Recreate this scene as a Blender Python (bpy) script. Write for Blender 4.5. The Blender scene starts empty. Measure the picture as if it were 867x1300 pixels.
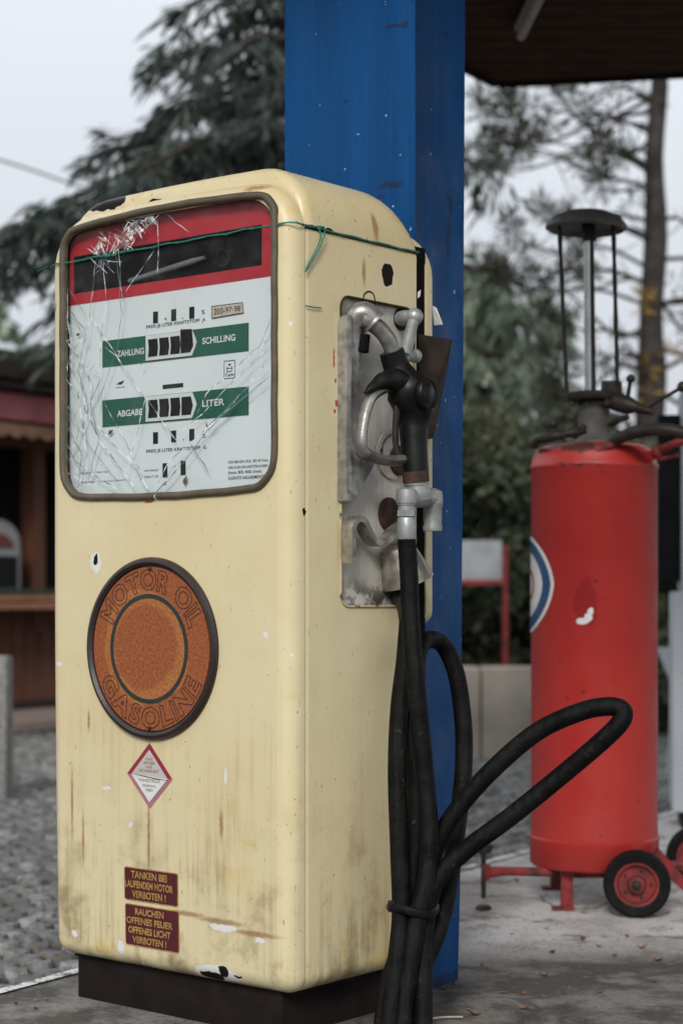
import bpy, bmesh, math, random
from mathutils import Vector, Matrix, noise
R = math.radians
random.seed(7)
sc = bpy.context.scene
COL = sc.collection
PI = math.pi

# ---------------------------------------------------------------- measures
F, CX, HY, H = 2300.0, 433.5, 750.0, 0.82        # focal length in photo pixels, axis, horizon row, eye height
GZ = -.030; HG = H-GZ; KG = HG/H            # the ground lies a little lower than the pump's zero
NX, NY = -0.094, 3.37                            # near front corner of the pump on the ground
A = math.atan2(.636, .772)                       # how far the pump is turned
CA, SA = math.cos(A), math.sin(A)

def W(px, py, D):
    return Vector(((px-CX)/F*D, D, H-(py-HY)/F*D))
def front(px, py, y=0.0):                        # point of the pump's own front plane (pump coordinates)
    t = (px-CX)/F
    nx, ny = NX+SA*y, NY+CA*y
    x = (ny*t-nx)/(CA+SA*t)
    D = ny-SA*x
    return Vector((x, y, H-(py-HY)/F*D))
def side(px, py, x=0.0):                         # point of a plane parallel to the pump's side
    t = (px-CX)/F
    nx, ny = NX+CA*x, NY-SA*x
    y = (ny*t-nx)/(SA-CA*t)
    D = ny+CA*y
    return Vector((x, y, H-(py-HY)/F*D))
def to_world(v):
    return Vector((NX+CA*v.x+SA*v.y, NY-SA*v.x+CA*v.y, v.z))

# ---------------------------------------------------------------- node helpers
class NT:
    def __init__(s, name):
        s.m = bpy.data.materials.new(name); s.m.use_nodes = True
        s.t = s.m.node_tree; s.n = s.t.nodes; s.l = s.t.links
        s.b = s.n['Principled BSDF']; s.out = s.n['Material Output']
    def node(s, kind, **kw):
        n = s.n.new(kind)
        for k, v in kw.items(): setattr(n, k, v)
        return n
    def inp(s, n, k, v):
        if v is None: return
        if hasattr(v, 'is_output'): s.l.new(v, n.inputs[k])
        else: n.inputs[k].default_value = v
    def coord(s, scale=(1,1,1), kind='Object'):
        c = s.node('ShaderNodeTexCoord'); m = s.node('ShaderNodeMapping')
        m.inputs['Scale'].default_value = scale
        s.l.new(c.outputs[kind], m.inputs['Vector']); return m.outputs[0]
    def noise(s, vec, scale=5, detail=5, rough=.55, dist=0):
        n = s.node('ShaderNodeTexNoise'); s.inp(n, 'Vector', vec)
        n.inputs['Scale'].default_value = scale; n.inputs['Detail'].default_value = detail
        n.inputs['Roughness'].default_value = rough; n.inputs['Distortion'].default_value = dist
        return n.outputs['Fac']
    def ramp(s, v, lo, hi, a=0.0, b=1.0, smooth=True):
        n = s.node('ShaderNodeMapRange'); s.inp(n, 'Value', v)
        n.interpolation_type = 'SMOOTHSTEP' if smooth else 'LINEAR'
        n.inputs['From Min'].default_value = lo; n.inputs['From Max'].default_value = hi
        n.inputs['To Min'].default_value = a; n.inputs['To Max'].default_value = b
        return n.outputs[0]
    def math(s, op, a, b=None):
        n = s.node('ShaderNodeMath', operation=op); s.inp(n, 0, a); s.inp(n, 1, b); return n.outputs[0]
    def mix(s, f, a, b, mode='MIX'):
        n = s.node('ShaderNodeMix', data_type='RGBA', blend_type=mode)
        s.inp(n, 0, f)
        for k, v in ((6, a), (7, b)):
            if not hasattr(v, 'is_output'): v = (*v[:3], 1)
            s.inp(n, k, v)
        return n.outputs[2]
    def blobs(s, vec, items, amp=.012, nscale=55):
        """nearest of several ragged spots: (centre, radii); 1 at their edge"""
        nz = s.node('ShaderNodeTexNoise'); s.inp(nz, 'Vector', vec); nz.inputs['Scale'].default_value = nscale
        nz.inputs['Detail'].default_value = 4
        sub = s.node('ShaderNodeVectorMath', operation='SUBTRACT'); s.l.new(nz.outputs['Color'], sub.inputs[0]); sub.inputs[1].default_value = (.5,.5,.5)
        sca = s.node('ShaderNodeVectorMath', operation='SCALE'); s.l.new(sub.outputs[0], sca.inputs[0]); sca.inputs['Scale'].default_value = amp*2
        add = s.node('ShaderNodeVectorMath', operation='ADD'); s.l.new(sca.outputs[0], add.inputs[0]); s.inp(add, 1, vec)
        best = None
        for c, r in items:
            a = s.node('ShaderNodeVectorMath', operation='SUBTRACT'); s.l.new(add.outputs[0], a.inputs[0]); a.inputs[1].default_value = c
            d = s.node('ShaderNodeVectorMath', operation='DIVIDE'); s.l.new(a.outputs[0], d.inputs[0]); d.inputs[1].default_value = r
            e = s.node('ShaderNodeVectorMath', operation='LENGTH'); s.l.new(d.outputs[0], e.inputs[0])
            best = e.outputs['Value'] if best is None else s.math('MINIMUM', best, e.outputs['Value'])
        return best
    def bump(s, v, strength=.3, dist=.002):
        n = s.node('ShaderNodeBump'); s.inp(n, 'Height', v)
        n.inputs['Strength'].default_value = strength; n.inputs['Distance'].default_value = dist
        s.l.new(n.outputs[0], s.b.inputs['Normal'])
    def done(s, col=None, rough=None, metal=None, spec=None):
        if col is not None and not hasattr(col, 'is_output'): col = (*col[:3], 1)
        s.inp(s.b, 'Base Color', col); s.inp(s.b, 'Roughness', rough); s.inp(s.b, 'Metallic', metal)
        if spec is not None: s.b.inputs['Specular IOR Level'].default_value = spec
        return s.m

def plain(name, col, rough=.6, metal=0, var=.25, scale=20, bump=.15, dark=None, stretch=(1,1,1), spec=None):
    t = NT(name); v = t.coord(stretch)
    n = t.noise(v, scale, 5)
    d = dark or tuple(c*(1-var) for c in col)
    c = t.mix(t.ramp(n, .35, .68), col, d)
    c = t.mix(t.ramp(t.noise(v, scale*.17, 3), .3, .7, 0, .5), c, tuple(x*(1-var*.8) for x in col))
    if bump: t.bump(t.noise(v, scale*6, 4), bump, .001)
    return t.done(c, t.ramp(n, .3, .7, rough*.85, min(1, rough*1.2)), metal, spec)

M = {}
def front_blob(px, py, wpx, hpx, y=0, ry=.02):
    c = front(px, py, y); return (tuple(c), (wpx*.00205, ry, hpx*.00157))
def side_blob(px, py, wpx, hpx):
    c = side(px, py); return (tuple(c), (.012, wpx*.0025, hpx*.00155))

def cream():
    t = NT('cream_enamel'); v = t.coord()
    base = (.64, .555, .345)
    c = t.mix(t.ramp(t.noise(v, 2.2, 3), .35, .7), base, (.62, .51, .29))
    # yellowed patches where the older coat shows
    c = t.mix(t.ramp(t.noise(v, 5.5, 5, .6, .6), .60, .70, 0, .55), c, (.60, .41, .12))
    # runs of dirt, finer and thicker low down
    vs = t.coord((55, 55, 2.2)); vs2 = t.coord((140, 140, 5))
    sep = t.node('ShaderNodeSeparateXYZ'); t.l.new(v, sep.inputs[0])
    z = sep.outputs['Z']
    low = t.math('MULTIPLY', t.ramp(z, .80, .15, 0, 1), t.ramp(t.noise(v, 4.5, 4), .38, .62, .15, 1.6))
    st = t.math('MULTIPLY', t.ramp(t.noise(vs, 1, 4, .6), .45, .72), t.math('ADD', t.math('MULTIPLY', low, .24), .03))
    c = t.mix(st, c, (.19, .125, .055))
    st2 = t.math('MULTIPLY', t.ramp(t.noise(vs2, 1, 2), .60, .70), t.math('ADD', t.math('MULTIPLY', low, .22), .02))
    c = t.mix(st2, c, (.14, .10, .06))
    c = t.mix(t.math('MULTIPLY', t.ramp(t.noise(v, 9, 6, .65), .46, .75), t.ramp(z, .50, .06, .04, .95)), c, (.20, .14, .07))
    # specks
    c = t.mix(t.ramp(t.noise(v, 75, 2), .725, .75, 0, .75), c, (.16, .08, .04))
    c = t.mix(t.ramp(t.noise(t.coord((1,1,.35)), 130, 2), .70, .74, 0, .6), c, (.22, .14, .08))
    c = t.mix(t.ramp(t.noise(t.coord((1.1, 1.3, .8)), 48, 2), .755, .775, 0, .85), c, (.68, .68, .66))
    # brown marks
    brown = [front_blob(189, 1065, 1.6, 42), front_blob(281, 1048, 2.2, 15), front_blob(92, 1020, 1.5, 40), front_blob(113, 915, 1.6, 12),
             front_blob(106, 1065, 1.4, 30), front_blob(238, 1160, 20, 3), front_blob(280, 1170, 26, 3), front_blob(325, 1186, 24, 3),
             side_blob(478, 283, 3.2, 23), side_blob(462, 345, 2, 14), front_blob(330, 240, 12, 3, .02, .05)]
    d = t.blobs(v, brown, .004, 90)
    c = t.mix(t.ramp(d, 1.7, .5, 0, .75), c, (.27, .13, .05))
    red = [side_blob(427, 512, 1.5, 4), side_blob(425, 522, 1.3, 3), side_blob(424, 455, 1, 12), side_blob(426, 483, 1.4, 3),
           front_blob(190, 637, 7, 1.6)]
    c = t.mix(t.ramp(t.blobs(v, red, .003, 90), 1.1, .9), c, (.40, .04, .03))
    white = [front_blob(122, 714, 7, 13), front_blob(75, 843, 6, 3), front_blob(338, 806, 3, 3.5), front_blob(365, 832, 2, 2.5),
             front_blob(287, 985, 2, 9), front_blob(284, 1178, 17, 4), front_blob(330, 1194, 6, 3), front_blob(154, 1202, 4, 8),
             front_blob(176, 1226, 2, 4), front_blob(273, 1240, 29, 13), front_blob(136, 1000, 7, 2), front_blob(166, 1047, 2.4, 3),
             front_blob(95, 1185, 4, 4), front_blob(348, 1260, 6, 5), front_blob(374, 1200, 2, 3)]
    dw = t.blobs(v, white, .006, 60)
    c = t.mix(t.ramp(dw, 1.08, .98), c, (.66, .66, .67))
    rust = [front_blob(122, 711, 3.2, 8), front_blob(267, 1242, 19, 8), front_blob(283, 1234, 6, 8), front_blob(300, 1240, 5, 2),
            front_blob(380, 769, 4, 7, .01), side_blob(492, 349, 7.5, 15), front_blob(70, 390, 1, 6),
            ((-.545, .045, 1.622), (.058, .03, .016)), ((-.40, .035, 1.606), (.022, .02, .006)), ((-.62,.02,1.55),(.01,.03,.02)),
            side_blob(405, 290, 22, 2.5), side_blob(387, 650, 2, 5), front_blob(190, 633, 5, 2)]
    dr = t.blobs(v, rust, .007, 60)
    c = t.mix(t.ramp(dr, 1.3, 1.05, 0, .7), c, (.62, .56, .44))
    c = t.mix(t.ramp(dr, 1.05, .97), c, (.012, .008, .007)); t.l.new(t.ramp(dr, .97, 1.05, .08, .5), t.b.inputs['Specular IOR Level'])
    t.bump(t.math('ADD', t.math('MULTIPLY', t.ramp(dr, .97, 1.08), 1), t.math('ADD', t.math('MULTIPLY', t.noise(v, 5, 3), 5), t.math('MULTIPLY', t.noise(v, 140, 3), .12))), .3, .002)
    return t.done(c, t.ramp(t.noise(v, 12, 5), .3, .7, .24, .46), 0)
M['cream'] = cream()

def blue_paint():
    t = NT('blue_paint'); v = t.coord(); vs = t.coord((14, 14, 1.2)); vf = t.coord((120, 120, 3))
    c = t.mix(t.ramp(t.noise(vs, 1.3, 5), .3, .7), (.002, .062, .205), (.0018, .047, .158))
    c = t.mix(t.ramp(t.noise(vf, 1, 3), .55, .8, 0, .35), c, (.006, .10, .28))
    c = t.mix(t.ramp(t.noise(t.coord((1,1,.45)), 9, 6, .7, .5), .67, .72, 0, .75), c, (.012, .022, .05))
    c = t.mix(t.ramp(t.noise(v, 60, 2), .735, .755), c, (.30, .40, .5))
    P3 = lambda px, py, D, r: (tuple(W(px, py, D)), r)
    d = t.blobs(v, [P3(506, 34, 3.83, (.03,.05,.006)), P3(497, 236, 3.84, (.035,.05,.010)), P3(478, 248, 3.84, (.02,.05,.006)), P3(572, 262, 3.92, (.005,.06,.03)), P3(569, 305, 3.92, (.006,.06,.05)), P3(566, 45, 3.92, (.006,.06,.012)), P3(440, 130, 3.9, (.006,.05,.004)), P3(575, 1238, 3.95, (.05,.2,.012)), P3(560, 1245, 3.9, (.03,.2,.018))], .012, 40)
    c = t.mix(t.ramp(d, 1.1, .6, 0, .65), c, (.015, .018, .030))
    t.bump(t.math('ADD', t.noise(t.coord((40,40,12)), 1, 5, .7), t.noise(v, 9, 5, .65)), .6, .004)
    return t.done(c, t.ramp(t.noise(v, 8, 4), .3, .7, .42, .65), 0, .16)
M['blue'] = blue_paint()

def red_paint():
    t = NT('red_enamel'); v = t.coord()
    c = t.mix(t.ramp(t.noise(v, 2.5, 4), .3, .7), (.40, .025, .020), (.33, .020, .018))
    sep = t.node('ShaderNodeSeparateXYZ'); t.l.new(v, sep.inputs[0])
    c = t.mix(t.ramp(t.noise(t.coord((30,30,1.5)), 1, 4), .5, .75, 0, .22), c, (.36, .04, .033))
    c = t.mix(t.math('MULTIPLY', t.ramp(t.noise(v, 22, 5, .6), .5, .66), t.ramp(sep.outputs['Z'], .16, .1, 0, .7)), c, (.10, .035, .025))
    c = t.mix(t.ramp(t.noise(v, 40, 3), .69, .71, 0, .8), c, (.05, .025, .02))
    d = t.blobs(v, [((-.06,-.125,1.185), (.05,.04,.016)), ((-.06,-.16,1.142), (.07,.1,.003))], .02, 35)
    c = t.mix(t.ramp(d, 1.1, .9, 0, .85), c, (.03, .02, .018))
    d = t.blobs(v, [((-.045,-.158,.80), (.03,.03,.06))], .03, 18)
    c = t.mix(t.ramp(d, 1.1, .9), c, (.28, .013, .015))
    d = t.blobs(v, [((-.037,-.158,.752), (.010,.03,.012)), ((-.05,-.158,.742), (.016,.03,.008)), ((-.032,-.158,.768), (.007,.03,.009))], .008, 25)
    c = t.mix(t.ramp(d, 1.1, 1.0), c, (.72, .72, .72))
    t.bump(t.noise(v, 14, 4), .12, .002)
    return t.done(c, t.ramp(t.noise(v, 9, 4), .3, .7, .38, .55), 0)
M['red'] = red_paint()
M['red_rusty'] = plain('rusty_red_paint', (.30, .018, .018), .65, 0, .7, 26, .4, dark=(.045, .02, .015))
M['dark'] = plain('dark_cavity', (.006, .005, .005), .9, var=.3, spec=.1)
M['plinth'] = plain('rusty_plinth_steel', (.014, .008, .007), .9, 0, .5, 14, .5, dark=(.008, .006, .005), spec=.2)
M['gasket'] = plain('perished_khaki_rubber', (.105, .082, .052), .55, 0, .35, 30, .3)
M['dial_white'] = plain('white_enamel_dial', (.63, .675, .69), .5, 0, .06, 6, .03)
M['dial_red'] = plain('red_dial_enamel', (.42, .012, .022), .45, 0, .2, 8, .05)
M['dial_green'] = plain('green_dial_enamel', (.006, .095, .060), .5, 0, .2, 20, .05)
M['lettering_white'] = plain('white_print', (.62, .64, .62), .6, 0, .1, 40, 0)
M['print_black'] = plain('black_print', (.03, .03, .032), .6, 0, .2, 40, 0)
M['drum'] = plain('black_number_drum', (.012, .011, .010), .7, 0, .4, 60, .1, spec=.2)
M['lamp_glass'] = plain('frosted_tube', (.15, .17, .17), .25, 0, .2, 10, 0)
M['drum_frame'] = plain('white_counter_frame', (.62, .64, .63), .5, 0, .15, 30, .05)
M['ring_dark'] = plain('green_black_ring_paint', (.018, .028, .026), .5, 0, .4, 40, .1)
M['rim'] = plain('worn_dark_rim', (.032, .020, .017), .4, 0, .5, 18, .3, dark=(.015, .010, .010))
M['sticker_red'] = plain('oxblood_sticker', (.085, .008, .014), .45, 0, .35, 25, .05)
M['sticker_yellow'] = plain('faded_yellow_print', (.42, .25, .065), .55, 0, .45, 55, .05)
M['diamond_red'] = plain('faded_red_print', (.28, .02, .045), .5, 0, .4, 12, .05)
M['diamond_pink'] = plain('sun_bleached_red_print', (.42, .17, .20), .5, 0, .3, 18, .05)
M['diamond_white'] = plain('sticker_white', (.50, .46, .43), .5, 0, .2, 10, .05)
M['diamond_text'] = plain('faded_text', (.36, .20, .17), .6, 0, .2, 30, 0)
M['string'] = plain('green_twine', (.01, .20, .145), .6, 0, .4, 150, .3)
M['rubber'] = plain('black_rubber', (.005, .005, .005), .40, 0, .4, 30, .25, dark=(.009,.009,.008), spec=.22)
def hose_mat():
    t = NT('ribbed_hose_rubber'); v = t.coord()
    c = t.mix(t.ramp(t.noise(v, 25, 5), .35, .7), (.003, .003, .003), (.008, .0078, .0075))
    c = t.mix(t.ramp(t.noise(v, 55, 5, .7), .60, .72, 0, .45), c, (.05, .046, .040))
    w = t.node('ShaderNodeTexWave'); t.inp(w, 'Vector', v); w.inputs['Scale'].default_value = 14; w.inputs['Distortion'].default_value = 5
    t.bump(t.math('ADD', t.math('MULTIPLY', w.outputs['Fac'], .35), t.noise(v, 45, 6, .75)), .9, .003)
    return t.done(c, .55, 0, .10)
M['hose'] = hose_mat()
def brushed():
    t = NT('brushed_backplate'); v = t.coord((420, 420, 4)); v0 = t.coord()
    n = t.noise(v, 1, 4)
    c = t.mix(t.ramp(n, .35, .65), (.58, .56, .51), (.47, .44, .39))
    c = t.mix(t.ramp(t.noise(v0, 16, 5), .50, .75, 0, .6), c, (.26, .19, .12))
    sep = t.node('ShaderNodeSeparateXYZ'); t.l.new(v0, sep.inputs[0])
    c = t.mix(t.math('MULTIPLY', t.ramp(sep.outputs['Z'], .86, .80), t.ramp(t.noise(v0, 40, 3), .35, .6)), c, (.06, .055, .05))
    t.bump(n, .3, .001)
    return t.done(c, .5, .1)
M['plate'] = brushed()
M['alu'] = plain('weathered_cast_aluminium', (.42, .41, .39), .34, .65, .5, 50, .35, dark=(.22, .21, .195))
M['alu_dark'] = plain('grimy_cast_aluminium', (.28, .27, .255), .38, .6, .55, 30, .4)
M['zinc'] = plain('grey_zinc_casting', (.37, .385, .375), .42, .4, .4, 30, .3)
M['tan_cast'] = plain('nickel_worn_to_brass', (.42, .39, .345), .30, .65, .5, 40, .35, dark=(.20, .17, .13))
M['rust_brown'] = plain('brown_rust', (.065, .028, .018), .7, .1, .5, 40, .5)
def chipped():
    t = NT('chipped_shaded_edge'); v = t.coord()
    sep = t.node('ShaderNodeSeparateXYZ'); t.l.new(v, sep.inputs[0])
    f = t.math('ADD', t.noise(v, 22, 4), t.ramp(sep.outputs['Z'], 1.30, 1.40, 0, .35))  # chips by noise; top run darkened as the lip's painted shadow
    c = t.mix(t.ramp(f, .56, .64), (.50, .40, .24), (.035, .020, .014))
    return t.done(c, .7, 0, .2)
M['chipped_edge'] = chipped()
M['dark_sheet'] = plain('dark_rusted_sheet', (.030, .021, .015), .7, 0, .5, 14, .3, spec=.2)
M['paper'] = plain('white_paper', (.55, .54, .53), .7, 0, .15, 20, .1)
M['old_paper'] = plain('aged_paper_label', (.50, .43, .37), .7, 0, .25, 60, .1)
M['leafbrown'] = plain('dead_brown_leaf', (.22, .115, .06), .7, 0, .6, 30, .2)
M['dark_iron'] = plain('oily_dark_iron', (.042, .035, .030), .5, .2, .5, 30, .4, spec=.3)
M['grey_iron'] = plain('weathered_grey_iron', (.15, .15, .14), .55, .2, .4, 20, .4, spec=.3)
M['chrome'] = plain('dull_chrome_tube', (.45, .45, .45), .25, .8, .25, 12, .05)
M['tyre'] = plain('tyre_rubber', (.008, .008, .008), .7, 0, .4, 40, .3, spec=.15)
M['enamel_white'] = plain('white_enamel', (.60, .60, .58), .35, 0, .12, 20, .05)
M['enamel_blue'] = plain('blue_enamel', (.005, .045, .14), .4, 0, .2, 20, .05)
M['emblem_red'] = plain('red_enamel_letter', (.40, .03, .02), .4, 0, .2, 20, .05)
M['white_post'] = plain('white_painted_steel', (.55, .58, .62), .45, 0, .12, 4, .08)
M['dull_white'] = plain('weathered_white_board', (.30, .31, .32), .7, 0, .25, 8, .05)
M['awning_dull'] = plain('dull_red_print', (.16, .035, .035), .7)
M['black_panel'] = plain('black_panel', (.008, .009, .010), .6, 0, .3, 10, .05, spec=.2)
M['hut_roof'] = plain('brown_roof_felt', (.042, .028, .024), .8, 0, .4, 10, .4)
M['awning'] = plain('faded_red_awning', (.62, .20, .22), .75, 0, .3, 5, .1)
M['valance'] = plain('tan_valance_cloth', (.36, .20, .12), .8, 0, .3, 8, .1)
def wood(name, c1, c2, s=9):
    t = NT(name); v = t.coord((s*3, s*3, 1.4))
    n = t.noise(v, 1.2, 5, .6)
    c = t.mix(t.ramp(n, .3, .7), c1, c2)
    t.bump(n, .4, .003)
    return t.done(c, .7, 0)
M['wood'] = wood('brown_stained_boards', (.15, .056, .029), (.07, .026, .014))
M['wood_dark'] = wood('dark_boards', (.028, .013, .009), (.012, .007, .006))  # darker brown than the front boards, for back, ends and floor
M['counter'] = wood('orange_brown_counter', (.42, .19, .11), (.26, .12, .07), 3)
M['green_board'] = plain('dark_green_board', (.03, .05, .03), .6)
M['granite'] = plain('speckled_granite', (.30, .29, .27), .8, 0, .5, 60, .5, dark=(.10,.10,.09))
def stone_wall():
    t = NT('pale_cast_stone'); v = t.coord()
    c = t.mix(t.ramp(t.noise(v, 3, 6), .3, .7), (.38, .33, .27), (.24, .21, .17))
    c = t.mix(t.ramp(t.noise(v, 60, 4), .5, .7, 0, .5), c, (.15, .13, .11))
    t.bump(t.noise(v, 50, 5), .5, .006)
    return t.done(c, .85, 0)
M['stone'] = stone_wall()
def canopy():
    t = NT('brown_soffit_boards'); v = t.coord()
    w = t.node('ShaderNodeTexWave'); t.inp(w, 'Vector', v); w.inputs['Scale'].default_value = 2.2; w.bands_direction = 'Y'
    c = t.mix(t.ramp(t.noise(t.coord((2,14,1)), 3, 4), .3, .7), (.060, .032, .022), (.034, .018, .013))
    c = t.mix(t.ramp(w.outputs['Fac'], .06, .0), c, (.012, .008, .007))
    return t.done(c, .85, 0, .1)
M['soffit'] = canopy()
M['fascia'] = plain('dark_brown_fascia', (.012, .009, .008), .8, spec=.15)
M['fitting'] = plain('tube_light_fitting', (.42, .38, .34), .6)
M['bark_dark'] = plain('dark_bark', (.045, .035, .028), .9, 0, .5, 12, .8)
M['bark_pine'] = plain('pine_bark', (.036, .028, .024), .9, 0, .5, 10, .8)

def foliage_mat(name, cols, scale=1.2):
    t = NT(name)
    g = t.node('ShaderNodeAttribute'); g.attribute_name = 'tone'; g.attribute_type = 'GEOMETRY'
    r = t.node('ShaderNodeValToRGB'); t.l.new(g.outputs['Fac'], r.inputs[0])
    e = r.color_ramp.elements
    e[0].position = 0; e[0].color = (*cols[0], 1); e[1].position = 1; e[1].color = (*cols[-1], 1)
    for i, c in enumerate(cols[1:-1]):
        k = e.new((i+1)/(len(cols)-1)); k.color = (*c, 1)
    t.b.inputs['Roughness'].default_value = .65
    t.l.new(r.outputs[0], t.b.inputs['Base Color'])
    tr = t.node('ShaderNodeBsdfTranslucent'); t.l.new(r.outputs[0], tr.inputs[0])
    mx = t.node('ShaderNodeMixShader'); mx.inputs[0].default_value = .28
    t.l.new(t.b.outputs[0], mx.inputs[1]); t.l.new(tr.outputs[0], mx.inputs[2]); t.l.new(mx.outputs[0], t.out.inputs[0])
    return t.m
M['cedar'] = foliage_mat('cedar_needles', [(.010,.016,.012), (.022,.034,.026), (.050,.070,.055), (.12,.15,.12)])
M['cedar_grey'] = foliage_mat('grey_green_needles', [(.07,.10,.065), (.19,.245,.17), (.33,.39,.29), (.46,.50,.40)])
M['pine'] = foliage_mat('pine_needles', [(.014,.018,.010), (.032,.036,.018), (.060,.058,.028)])
M['pine_yellow'] = foliage_mat('yellowing_leaves', [(.30,.17,.03), (.42,.26,.05)])
M['shrub'] = foliage_mat('dark_shrub_leaves', [(.014,.020,.012), (.035,.045,.022), (.07,.085,.04), (.10,.07,.06)])

def glass_mat():
    t = NT('window_glass')
    tr = t.node('ShaderNodeBsdfTransparent'); tr.inputs[0].default_value = (.98, .995, .99, 1)
    gl = t.node('ShaderNodeBsdfGlossy'); gl.inputs['Roughness'].default_value = .06
    lw = t.node('ShaderNodeFresnel'); lw.inputs['IOR'].default_value = 1.22
    v = t.coord()
    dust = t.node('ShaderNodeBsdfDiffuse'); dust.inputs[0].default_value = (.55,.58,.58,1)
    m1 = t.node('ShaderNodeMixShader'); t.l.new(lw.outputs[0], m1.inputs[0]); t.l.new(tr.outputs[0], m1.inputs[1]); t.l.new(gl.outputs[0], m1.inputs[2])
    m2 = t.node('ShaderNodeMixShader'); t.l.new(t.ramp(t.noise(v, 14, 6, .65), .40, .85, .0, .06), m2.inputs[0])
    t.l.new(m1.outputs[0], m2.inputs[1]); t.l.new(dust.outputs[0], m2.inputs[2])
    t.l.new(m2.outputs[0], t.out.inputs[0]); return t.m
M['glass'] = glass_mat()
def crack_mat():
    t = NT('broken_glass_edge')
    c = t.mix(t.ramp(t.noise(t.coord(), 45, 3), .40, .6), (.80,.86,.86), (.10,.14,.14))
    tr = t.node('ShaderNodeBsdfTransparent')
    mx = t.node('ShaderNodeMixShader'); t.l.new(t.ramp(t.noise(t.coord(), 30, 2), .35, .6, .55, 1), mx.inputs[0])
    t.done(c, .3, 0)
    t.l.new(tr.outputs[0], mx.inputs[1]); t.l.new(t.b.outputs[0], mx.inputs[2]); t.l.new(mx.outputs[0], t.out.inputs[0]); return t.m
M['crack'] = crack_mat()
M['crack_dark'] = plain('dark_crack', (.20,.24,.24), .4, 0, .4, 60, 0)
def orange():
    t = NT('rusted_orange_enamel'); v = t.coord()
    c = t.mix(t.ramp(t.noise(v, 160, 3, .7), .35, .65), (.31, .088, .020), (.19, .046, .011))
    # unrusted paler arc inside the ring
    d = t.blobs(v, [(tuple(front(186, 822, 0)), (.098, .3, .098))], .03, 9)
    c = t.mix(t.math('MULTIPLY', t.ramp(d, .82, .96, 0, .42), t.ramp(d, 1.22, 1.2)), c, t.mix(t.ramp(t.noise(v, 180, 2), .4, .6), (.50, .22, .05), (.32, .12, .03)))
    t.bump(t.noise(v, 200, 3), .5, .001)
    return t.done(c, .65, 0)
M['orange'] = orange()

def concrete():
    t = NT('stained_concrete'); v = t.coord()
    n1 = t.noise(v, 1.6, 7, .62, .4); n2 = t.noise(v, 5, 8, .72, .15); n3 = t.noise(v, 90, 3)
    c = t.mix(t.ramp(n1, .40, .60), (.52, .51, .495), (.30, .28, .255))
    # canopy shade painted in with stains: slab darker round the pump, paler beyond
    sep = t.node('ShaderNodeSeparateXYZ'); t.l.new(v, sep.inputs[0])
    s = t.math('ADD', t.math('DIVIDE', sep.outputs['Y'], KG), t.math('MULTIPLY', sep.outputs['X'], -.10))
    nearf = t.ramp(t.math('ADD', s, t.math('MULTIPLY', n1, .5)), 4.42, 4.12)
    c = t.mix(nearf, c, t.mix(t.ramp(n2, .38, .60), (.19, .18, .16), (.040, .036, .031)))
    c = t.mix(t.ramp(n2, .53, .64, 0, .75), c, (.085, .066, .048))
    c = t.mix(t.ramp(n3, .55, .68, 0, .6), c, (.05, .045, .04))
    c = t.mix(t.ramp(t.noise(v, 34, 4, .7), .62, .72, 0, .55), c, (.40, .38, .36))
    # hairline cracks
    vo = t.node('ShaderNodeTexVoronoi', feature='DISTANCE_TO_EDGE'); vo.inputs['Scale'].default_value = .9
    nz = t.node('ShaderNodeTexNoise'); t.inp(nz, 'Vector', v); nz.inputs['Scale'].default_value = 3
    ad = t.node('ShaderNodeVectorMath', operation='ADD'); t.l.new(nz.outputs['Color'], ad.inputs[0]); t.l.new(v, ad.inputs[1]); t.l.new(ad.outputs[0], vo.inputs['Vector'])
    c = t.mix(t.ramp(vo.outputs['Distance'], .012, .004, 0, .75), c, (.06, .05, .04))
    t.bump(t.math('ADD', t.noise(v, 50, 6, .7), t.math('MULTIPLY', t.ramp(vo.outputs['Distance'], .0, .01), .6)), .6, .006)
    return t.done(c, .85, 0)
M['concrete'] = concrete()
def cobble():
    t = NT('granite_setts')
    g = t.node('ShaderNodeAttribute'); g.attribute_name = 'tone'
    v = t.coord()
    c = t.mix(g.outputs['Fac'], (.075, .075, .073), (.26, .26, .255))
    c = t.mix(t.ramp(t.noise(v, 40, 5, .7), .40, .65), c, (.06, .055, .045))
    t.bump(t.noise(v, 45, 5, .7), .7, .008)
    return t.done(c, .5, 0)
M['cobble'] = cobble()
M['soil'] = plain('dark_joint_soil', (.014, .012, .009), .95, 0, .4, 12, .6)
M['earth'] = plain('leafy_earth', (.10, .085, .06), .95, 0, .45, 3, .6, dark=(.06, .07, .035))
M['pavement'] = plain('pinkish_paving', (.26, .20, .17), .85, 0, .3, 6, .4)
def whiteline():
    t = NT('worn_white_paint'); v = t.coord()
    n = t.noise(v, 26, 5, .7)
    c = t.mix(t.ramp(n, .50, .56), (.62, .62, .63), (.16, .13, .11))
    return t.done(c, .7, 0)
M['line'] = whiteline()

# ---------------------------------------------------------------- mesh helpers
def obj(name, bm, mats, parent=None, smooth=35):
    me = bpy.data.meshes.new(name)
    bm.to_mesh(me); bm.free()
    for m in (mats if isinstance(mats, (list, tuple)) else [mats]):
        me.materials.append(M[m] if isinstance(m, str) else m)
    if smooth:
        me.shade_smooth(); me.set_sharp_from_angle(angle=R(smooth))
    o = bpy.data.objects.new(name, me); COL.objects.link(o)
    if parent: o.parent = parent
    return o
def tag(o, label=None, cat=None, group=None, kind=None):
    for k, v in (('label', label), ('category', cat), ('group', group), ('kind', kind)):
        if v: o[k] = v
    return o
def empty(name, label, cat, loc=(0,0,0), rz=0, group=None):
    o = bpy.data.objects.new(name, None); COL.objects.link(o); o.empty_display_size = .1
    o.location = loc; o.rotation_euler = (0, 0, rz)
    return tag(o, label, cat, group)
def B(): return bmesh.new()
def norm(bm): bmesh.ops.recalc_face_normals(bm, faces=bm.faces[:]); return bm

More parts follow.
